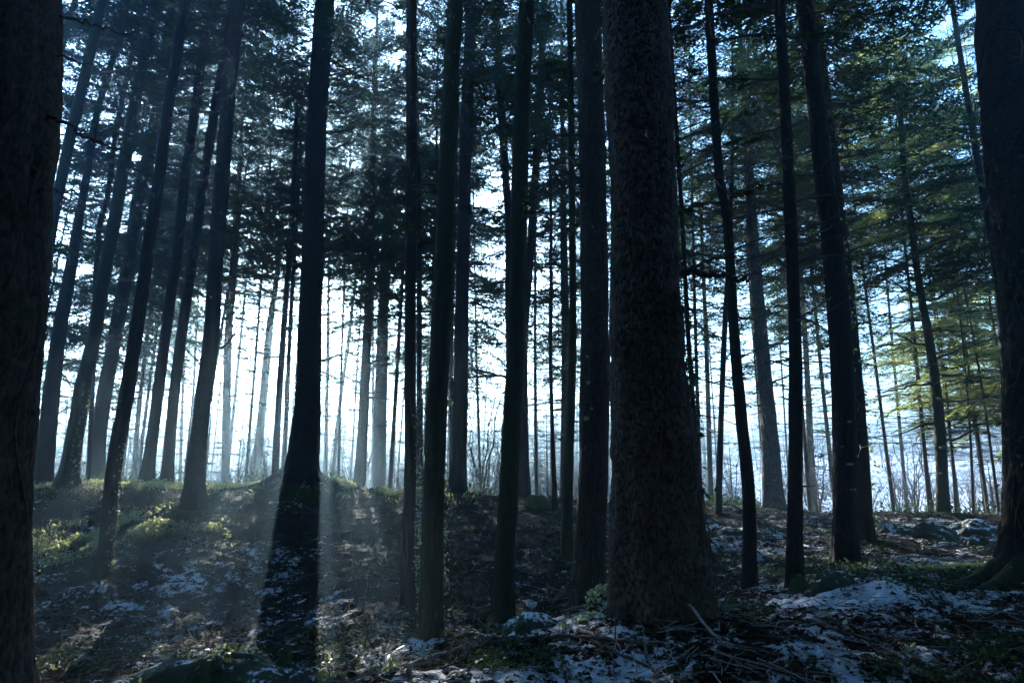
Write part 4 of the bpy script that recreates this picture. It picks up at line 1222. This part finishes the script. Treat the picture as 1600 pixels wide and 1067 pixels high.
boulder(447, 1006, 34, 46, 5.35, 'moss', "small pointed moss-covered stump beside the ivy-draped hump", name='mossy_stump', cat='stump', seed=9, depth=.9)
boulder(474, 1042, 46, 26, 5.15, 'rock', "low snow-dusted stone next to the pointed mossy stump", name='rock', cat='rock', seed=19, snow=.6)
boulder(541, 775, 27, 24, 16.6, 'bark_dark', "sawn-off dark stump beside the roots of the flared black trunk", name='tree_stump', cat='stump', seed=2, depth=.9)
boulder(240, 764, 46, 10, 16.9, 'moss', "low mossy hummock between the two leaning ridge trunks", seed=31)
boulder(140, 756, 34, 8, 17.0, 'moss', "low mossy hummock at the splayed-foot trunk", seed=32)
boulder(840, 772, 40, 22, 16.8, 'moss', "dark mossy boulder on the crest past the curving mossy trunk", seed=33)
boulder(1150, 822, 74, 36, 14.3, 'moss', "dark boulder under the ridge beside the bowed slender trunk", seed=12, snow=.42)
boulder(1098, 812, 50, 20, 15.0, 'moss', "smaller snow-flecked boulder close to the widest trunk's flank", seed=13, snow=.5)
boulder(1402, 818, 84, 40, 14.3, 'moss', "big dark boulder in the bank just past the frost-scarred trunk", seed=14, snow=.40)
boulder(1452, 812, 80, 46, 13.8, 'moss', "steep dark snow-patched boulder below the wavy slim tree", seed=15, snow=.45, depth=.7)
boulder(1520, 810, 80, 22, 14.2, 'moss', "flat mossy boulder before the snowy field near the root-footed trunk", seed=16, snow=.45)
boulder(1530, 836, 50, 24, 12.6, 'moss', "small dark boulder nearest the root-footed trunk", seed=17, snow=.42)
boulder(1300, 890, 116, 44, 8.0, 'moss', "mossy overhanging rock crowning the snow mound", seed=21, snow=.44, depth=.5)
boulder(838, 956, 110, 48, 6.3, 'moss', "tilted mossy slab with thick snow on the near bank", seed=22, snow=.58, depth=.6)
boulder(938, 962, 60, 34, 6.9, 'moss', "mossy stone with snow top tucked beside the widest trunk's foot", seed=23, snow=.55, depth=.7)
boulder(636, 1043, 34, 18, 5.0, 'rock', "bare angular stone in the snow beside the long-leaved plant", name='rock', cat='rock', seed=24, pointy=1.1)
boulder(722, 1050, 50, 18, 4.9, 'moss', "dark mossy clod poking out of the sunlit snow", seed=25, snow=.4)
boulder(1050, 1018, 60, 20, 5.6, 'moss', "low mossy clod at the toe of the widest trunk", seed=26, snow=.35)
boulder(900, 1030, 44, 26, 5.3, 'moss', "round dark moss cushion between snow patches on the near bank", seed=27)
boulder(1250, 895, 40, 18, 8.4, 'moss', "moss cushion at the mossy foot of the straight dark trunk", seed=28)
boulder(1400, 905, 60, 22, 9.0, 'moss', "dark mossy lump beyond the snow mound", seed=29)

# ------------------------------------------------------------------ fallen branches, sticks, upright twigs
def fallen(pts, w0, w1, label, mat='twig', lift=.02, twigs=0, seed=0, name='fallen_branch', raise_=None, Y0=4.3):
    rs = np.random.RandomState(seed + 300); P = []
    for i, (px, py) in enumerate(pts):
        p = hit(px, py, Y0); r = 0 if raise_ is None else raise_[i]
        P.append([p.x, p.y, p.z + lift + r])
    o0 = np.array(P[0]); P = np.array(P) - o0
    C = catmull(P, 6 * len(P)); C[1:-1] += rs.normal(0, .006, C[1:-1].shape)
    Ym = o0[1]
    W = MB(); rad = np.linspace(w0, w1, len(C)) * Ym / FPX * .5
    tube(W, C, rad, 8)
    root = bpy.data.objects.new(name, None); root.empty_display_size = .1; COL.objects.link(root); root.location = o0
    tag(root, label, 'branch' if name == 'fallen_branch' else 'stick')
    link('stem', W.mesh('stem', [M[mat]], smooth=True), root)
    for q in range(twigs):
        i0 = rs.randint(len(C) // 4, len(C) - 1)
        v = (C[i0] - C[i0 - 1]); v /= np.linalg.norm(v) + 1e-6
        v = v * .7 + rs.normal(0, .4, 3) + [0, 0, .35]; v /= np.linalg.norm(v); l2 = rs.uniform(.08, .26)
        W = MB(); tube(W, np.array([C[i0], C[i0] + v * l2 * .5 + rs.normal(0, .01, 3), C[i0] + v * l2]), [rad[i0] * .5, .003, .0018], 4)
        link('twig', W.mesh('twig', [M[mat]]), root)
    return root
fallen([(640, 1046), (700, 1030), (760, 1016), (830, 1006), (900, 1004), (965, 1012)], 7, 4, "long dark fallen branch along the top of the sunlit snow bank", twigs=7, seed=1, lift=.05)
fallen([(905, 990), (940, 1004), (985, 1012), (1040, 1016)], 8, 3, "dark broken branch leading from the snowy slab to the widest trunk", twigs=4, seed=2, lift=.04)
fallen([(915, 1000), (960, 1024), (1010, 1046), (1030, 1060)], 6, 2, "thin brown branch curving down over snow before the widest trunk", twigs=3, seed=3, lift=.03)
fallen([(548, 1062), (575, 1052), (600, 1046)], 14, 8, "short thick dark log end in the snow by the long-leaved plants", twigs=0, seed=4, lift=.03)
fallen([(1345, 879), (1385, 884), (1398, 884), (1412, 879), (1450, 880), (1490, 885), (1522, 889)], 5, 3, "pale weathered branch lying across the sunlit gap by the root-footed trunk", mat='twig_pale', lift=.10, twigs=5, seed=5, Y0=8)
fallen([(1262, 976), (1292, 984), (1318, 994), (1362, 1004)], 10, 4, "rotting brown log half under snow in front of the snow mound", twigs=2, seed=6, lift=.03)
fallen([(1200, 972), (1214, 963), (1228, 956)], 6, 4, "short pale stick at the edge of the snow before the straight trunk", mat='twig_pale', seed=7, name='stick')
fallen([(1064, 968), (1098, 992), (1136, 1018)], 5, 3, "barkless stick leaning against the foot of the widest trunk", mat='twig_pale', seed=8, name='stick', raise_=[.24, .10, .0], Y0=5.3)
fallen([(1440, 1048), (1470, 1044), (1500, 1041)], 6, 5, "snow-dusted stick lying flat in the blue snow", mat='twig_pale', seed=9, name='stick')
fallen([(1380, 1030), (1420, 1028), (1480, 1016)], 5, 3, "curved dark root arching out of the litter and snow", seed=10, name='stick', lift=.04)
fallen([(100, 840), (112, 822), (124, 800)], 3, 2, "thin stick on the shaded slope before the splayed-foot trunk", seed=11, name='stick', lift=.05)
fallen([(820, 1045), (850, 1030), (900, 1022), (940, 1030)], 5, 2, "forked twiggy branch on the snow under the mossy slab", twigs=8, seed=12, lift=.03)
fallen([(690, 1052), (720, 1040), (745, 1022)], 4, 2, "twiggy brown bramble end by the long fallen branch", twigs=9, seed=13, lift=.04)
fallen([(1120, 1050), (1160, 1040), (1200, 1046)], 5, 2, "dark crooked stick in litter and snow right of the widest trunk's toe".replace('right of', 'beyond'), twigs=3, seed=14, name='stick')

def upright_twigs(px, py, hpx, n, label, mat='twig_pale', spread=.5, seed=0, Y0=4.3, leaves=0, kind='oval', lsz=.05):
    rs = random.Random(seed); p = hit(px, py, Y0); k = p.y / FPX
    root = bpy.data.objects.new('bramble_sprig' if leaves else 'bare_sprig', None); root.empty_display_size = .05; COL.objects.link(root); root.location = p
    tag(root, label, 'sprig')
    for i in range(n):
        a = rs.uniform(0, 6.28); h = hpx * k * rs.uniform(.6, 1.05); sp = spread * rs.uniform(.1, 1) * h
        P = np.array([[0, 0, -.01], [sp * .25 * math.cos(a), sp * .25 * math.sin(a), h * .4], [sp * .6 * math.cos(a + .3), sp * .6 * math.sin(a + .3), h * .8], [sp * math.cos(a), sp * math.sin(a), h]])
        W = MB(); C = catmull(P, 8); tube(W, C, np.linspace(.004, .0018, 8), 4)
        for q in range(2):
            i0 = rs.randrange(3, 7); v = np.array([rs.gauss(0, 1), rs.gauss(0, .5), .8]); v /= np.linalg.norm(v)
            tube(W, np.array([C[i0], C[i0] + v * h * .2]), [.0022, .0014], 3)
        link('stem', W.mesh('stem', [M[mat]]), root)
        for q in range(leaves):
            c = C[rs.randrange(3, 8)]
            put_leaf(root, kind, tuple(c), (rs.gauss(0, 1), rs.gauss(0, 1), rs.gauss(0, .4)), (rs.gauss(0, .4), rs.gauss(-.6, .4), 1), lsz * rs.uniform(.7, 1.2))
    return root
for k, (px, py, h, n, lab) in enumerate([(761, 1008, 44, 2, "tall bare brown twig standing at the end of the snow bank"), (700, 1040, 34, 5, "thicket of pale bare twigs beside the sunlit snow edge"),
        (725, 1034, 30, 4, "bare twig tuft just behind the long fallen branch"), (672, 1046, 26, 4, "small bare twig tuft nearest the bare angular stone"),
        (1008, 1032, 50, 3, "forked bare twig in front of the widest trunk's foot"), (1045, 1016, 44, 2, "thin curved twig against the dark foot of the widest trunk"),
        (1461, 922, 46, 1, "thin pale upright stick in the sunlit gap"), (480, 1000, 50, 2, "thin arching weed stalk in the hollow near the mossy stump"),
        (566, 990, 60, 1, "single long weed stalk in the floor of the hollow"), (1500, 1000, 22, 3, "bare sprig in blue snow before the root-footed trunk"),
        (960, 1055, 26, 3, "bare sprig at the bottom of the near snow bank"), (880, 1060, 22, 3, "short bare sprig in snow under the mossy slab")]):
    upright_twigs(px, py, h, n, lab, seed=k)
for k, (px, py, h, n, lv, lab) in enumerate([(1323, 988, 16, 1, 4, "two-leaved bright green bramble sprig in the litter before the snow mound"), (1463, 1002, 34, 2, 3, "curling bramble sprig with large bright leaves by the root-footed trunk"),
        (1420, 1016, 14, 2, 4, "small green bramble sprig beside the curved dark root"), (660, 1040, 26, 2, 4, "yellow-green leafy sprig at the snow bank edge"),
        (512, 1048, 16, 3, 5, "low sunlit green sprig at the start of the snow bank"), (878, 1000, 26, 2, 5, "leafy sprig against the mossy snow slab"),
        (842, 945, 14, 2, 3, "single bright leaf sprig on top of the bank by the curving trunk"), (172, 905, 30, 3, 4, "lit leafy sprig at the foot of the tree in the sunlit patch"),
        (160, 925, 26, 2, 4, "drooping lit sprig just below the tree in the sunlit patch"), (300, 862, 40, 3, 4, "fern-like lit sprig on the slope before the wedge-footed trunk"),
        (352, 850, 26, 3, 5, "rim-lit bramble sprig farther along the slope"), (85, 1050, 14, 2, 3, "tiny green sprig among litter near the massive edge trunk"),
        (1290, 965, 14, 2, 4, "low dark-leaved sprig on the flank of the snow mound"), (1180, 955, 18, 3, 5, "green sprig cluster by the foot of the bowed slender trunk")]):
    upright_twigs(px, py, h, n, lab, seed=50 + k, leaves=lv, mat='twig', lsz=.055 if py > 930 else .07, kind='oval')
p = hit(946, 950, 6.2)
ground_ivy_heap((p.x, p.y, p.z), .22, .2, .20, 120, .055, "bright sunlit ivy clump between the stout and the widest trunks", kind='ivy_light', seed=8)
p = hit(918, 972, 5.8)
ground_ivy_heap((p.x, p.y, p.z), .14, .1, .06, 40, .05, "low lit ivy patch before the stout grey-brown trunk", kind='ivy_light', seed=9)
p = hit(1155, 960, 5.8)
ground_ivy_heap((p.x, p.y, p.z), .5, .35, .10, 150, .05, "dark ivy patch at the toe of the widest trunk", seed=10)
for px, py, lab in [(577, 1052, "smaller long-leaved hellebore-like plant in the snow edge"), (607, 1054, "bigger long-leaved plant with drooping pale leaves at the snow edge")]:
    p = hit(px, py); root = bpy.data.objects.new('woodland_plant', None); root.empty_display_size = .05; COL.objects.link(root); root.location = p
    tag(root, lab, 'plant'); rs = random.Random(px); bigp = px > 600
    hh = .16 if bigp else .12
    W = MB(); tube(W, np.array([[0, 0, -.02], [.005, 0, hh * .6], [.01, 0, hh]]), [.006, .005, .004], 5)
    link('stem', W.mesh('stem', [M['herb']]), root)
    for q in range(18 if bigp else 11):
        a = q * 2.4; zz_ = hh * (1 - .5 * q / 18)
        put_leaf(root, 'long', (.01, 0, zz_), (math.cos(a), math.sin(a), -.35 - .5 * rs.random() + (.9 if q < 4 else 0)), (0, 0, 1), (.12 if bigp else .095) * rs.uniform(.8, 1.2))

# ------------------------------------------------------------------ saplings, bare shrubs and young conifers behind the ridge
def bare_variant(seed, nst, H, spread, twn):
    rs = np.random.RandomState(seed); out = []
    for s_ in range(nst):
        W = MB(); a = rs.uniform(0, 6.28); lean = rs.uniform(.05, spread); h = H * rs.uniform(.6, 1)
        s = np.linspace(0, 1, 9)
        P = np.stack([np.cos(a) * lean * h * s ** 1.2, np.sin(a) * lean * h * s ** 1.2, h * s], -1) + rs.normal(0, .03 * h, (9, 3)) * s[:, None]
        tube(W, P, .012 * h / 2 * (1 - .85 * s) + .004, 5)
        for k in range(twn):
            f = rs.uniform(.2, 1); i0 = min(7, int(f * 8)); p = P[i0]
            v = np.array([rs.normal(0, .7), rs.normal(0, .7), rs.uniform(.1, 1)]); v /= np.linalg.norm(v); l2 = h * rs.uniform(.1, .3) * (1.2 - .6 * f)
            m_ = p + v * l2 * .5; e_ = p + v * l2 + [0, 0, .12 * l2]
            tube(W, np.array([p, m_, e_]), [.006 * h / 3 + .002, .004, .002], 3)
            for r_ in range(3):
                v2 = v + rs.normal(0, .6, 3); v2 /= np.linalg.norm(v2)
                q0 = m_ + (e_ - m_) * rs.rand()
                tube(W, np.array([q0, q0 + v2 * l2 * .45]), [.0035, .0018], 3)
        out.append(W.mesh('stem', [M['twig']]))
    return out
SHR = [bare_variant(s, n, H, sp, tw) for s, n, H, sp, tw in ((1, 8, 3.0, .35, 9), (2, 6, 3.4, .4, 10), (3, 2, 5.5, .35, 34), (4, 3, 4.8, .45, 28))]
def bare(px, Y, v, sc, label, group, name='bare_shrub', cat='shrub'):
    X = (px - 800) / FPX * Y; root = bpy.data.objects.new(name, None); root.empty_display_size = .2; COL.objects.link(root)
    root.location = (X, Y, gh(X, Y) - .03); root.rotation_euler = (0, 0, rnd.uniform(0, 6.28)); root.scale = (sc,) * 3
    tag(root, label, cat, group)
    for me in SHR[v]: link('stem', me, root)
for k, (px, Y, sc, lab) in enumerate([(1385, 23, 1.0, "multi-stemmed bare shrub in the snow field nearest the ivy-edged trunk"), (1412, 22, 1.05, "fan-shaped bare shrub in the middle of the snowy field gap"),
                                      (1440, 25, 1.0, "bare shrub just before the wavy slim tree in the snow"), (1500, 26, .8, "low bare shrub beyond the wavy slim tree"), (1530, 30, .8, "small far bare shrub at the root-footed trunk's side")]):
    bare(px, Y, k % 2, sc, lab, "bare shrubs in the snowy field")
for k in range(16):
    bare(rnd.uniform(1090, 1600), rnd.uniform(32, 60), k % 2, rnd.uniform(.8, 1.3), "grey bare shrub scattered over the distant snowy field", "distant bare shrubs in the snowy field")
for k, (px, Y, sc, lab) in enumerate([(752, 23, 1.0, "slim bare sapling with fan of twigs in the bright gap past the swollen-foot trunk"), (772, 26, 1.1, "second bare sapling in the bright gap, leaning to the curving mossy trunk"), (735, 28, .9, "short bare sapling right behind the swollen-foot ridge trunk")]):
    bare(px, Y, 2 + k % 2, sc, lab, "bare saplings in the bright gap", 'bare_sapling', 'sapling')
for k in range(110):
    px = rnd.uniform(40, 1300) if k % 2 else rnd.uniform(300, 860)
    bare(px, rnd.uniform(20, 42), 2 + k % 2 if rnd.random() < .5 else k % 2, rnd.uniform(.5, 1.0), "thin bare sapling lost in the haze behind the ridge", "hazy bare saplings behind the ridge", 'bare_sapling', 'sapling')
mb = crown_mesh(34, 2.6, .9)
YC = [mb.mesh('crown', [M['twig'], M['needle']])]
W = MB(); tube(W, np.array([[0, 0, -.1], [0, 0, .5], [0, 0, 1]]), [.05, .04, .01], 7); YT = W.mesh('trunk', [M['bark_dark']])
for k in range(26):
    px = [620, 660, 1135, 1260, 840, 90, 180, 300, 1530, 1590, 540][k] if k < 11 else rnd.uniform(20, 1300)
    Y = rnd.uniform(22, 40); X = (px - 800) / FPX * Y; h = rnd.uniform(2.2, 4.8)
    root = bpy.data.objects.new('young_conifer', None); root.empty_display_size = .2; COL.objects.link(root)
    root.location = (X, Y, gh(X, Y)); root.rotation_euler = (0, 0, rnd.uniform(0, 6.28))
    tag(root, "young conifer branched to the ground in the haze behind the ridge", 'tree', "young conifers behind the ridge")
    link('trunk', YT, root, scale=(1, 1, h)); link('crown', YC[0], root, loc=(0, 0, .25), scale=(h / 9, h / 9, (h - .25) / CROWN_L))

# ------------------------------------------------------------------ the far wood across the field (one mass)
def far_wood():
    rs = np.random.RandomState(77); W = MB()
    n = 460
    for k in range(n):
        a = rs.uniform(-.95, .95); Y = rs.uniform(52, 105); X = a * Y
        if a > .30 and (Y < 85 or rs.rand() < .4): continue
        h = rs.uniform(6, 13); g = gh(X, Y); nb_ = 14
        lean = rs.normal(0, .05, 2)
        s = np.array([0, .5, 1.0])
        P = np.stack([X + lean[0] * h * s, Y + lean[1] * h * s, g - .2 + h * s], -1)
        tube(W, P, [.13, .08, .02], 3)
        for b in range(nb_):
            f = rs.uniform(.15, .95); p = P[0] + (P[2] - P[0]) * f
            v = rs.normal(0, 1, 3); v[2] = abs(v[2]) * .7; v /= np.linalg.norm(v); L = h * .32 * (1.2 - .7 * f)
            e = p + v * L
            tube(W, np.array([p, e]), [.045, .015], 3)
            for r_ in range(4):
                v2 = v + rs.normal(0, .7, 3); q = p + v * L * rs.uniform(.3, .9)
                tube(W, np.array([q, q + v2 * L * .35]), [.022, .008], 3)
    tag(link('far_wood', W.mesh('far_wood', [M['twig']])), "grey leafless wood across the field, blurred by mist", 'wood', kind='stuff')
far_wood()

def brush():
    rs = np.random.RandomState(99); W = MB()
    for k in range(620):
        Y = rs.uniform(26, 70); a = rs.uniform(-.8, .85); X = a * Y; g = gh(X, Y)
        if a > .3 and rs.rand() < .35: continue
        h = rs.uniform(1.0, 3.2); 
        for b in range(9):
            an = rs.uniform(0, 6.28); sp = rs.uniform(.2, .9) * h
            P = np.array([[X, Y, g - .05], [X + math.cos(an) * sp * .45, Y + math.sin(an) * sp * .45, g + h * .6 * rs.uniform(.6, 1)], [X + math.cos(an) * sp, Y + math.sin(an) * sp, g + h * rs.uniform(.5, 1)]])
            tube(W, P, [.02, .012, .005], 3)
            for r_ in range(3):
                f = rs.uniform(.2, 1); q = P[1] + (P[2] - P[1]) * f; v = rs.normal(0, .45, 3) * h * .35
                tube(W, np.array([q, q + v]), [.007, .003], 3)
    tag(link('brush', W.mesh('brush', [M['twig']])), "tangled leafless brush at the edge of the snowy field behind the ridge", 'brush', kind='stuff')
brush()

def twig_litter():
    rs = np.random.RandomState(55); W = MB(); n = 1900
    a = rs.uniform(-.82, .85, n); Y = np.exp(rs.uniform(math.log(4.4), math.log(18), n)); X = a * Y
    L = rs.uniform(.12, .55, n); yaw = rs.uniform(0, 6.28, n)
    dx, dy = np.cos(yaw) * L * .5, np.sin(yaw) * L * .5
    z0 = ground_h(X - dx, Y - dy); z1 = ground_h(X, Y); z2 = ground_h(X + dx, Y + dy)
    for k in range(n):
        P = np.array([[X[k] - dx[k], Y[k] - dy[k], z0[k] + rs.uniform(.01, .05)], [X[k] + rs.normal(0, .02), Y[k] + rs.normal(0, .02), max(z1[k], .5 * (z0[k] + z2[k])) + rs.uniform(.015, .05)], [X[k] + dx[k], Y[k] + dy[k], z2[k] + rs.uniform(.0, .06)]])
        r = rs.uniform(.002, .007)
        tube(W, P, [r, r * .8, r * .4], 4)
        if k % 2 == 0:
            q = P[1]; v = (P[2] - P[0]) * .3 + rs.normal(0, .06, 3); tube(W, np.array([q, q + v]), [r * .6, r * .3], 3)
    tag(link('twig_litter', W.mesh('twig_litter', [M['twig_pale']])), "small dead twigs littering the snow and leaves", 'twigs', kind='stuff')
twig_litter()
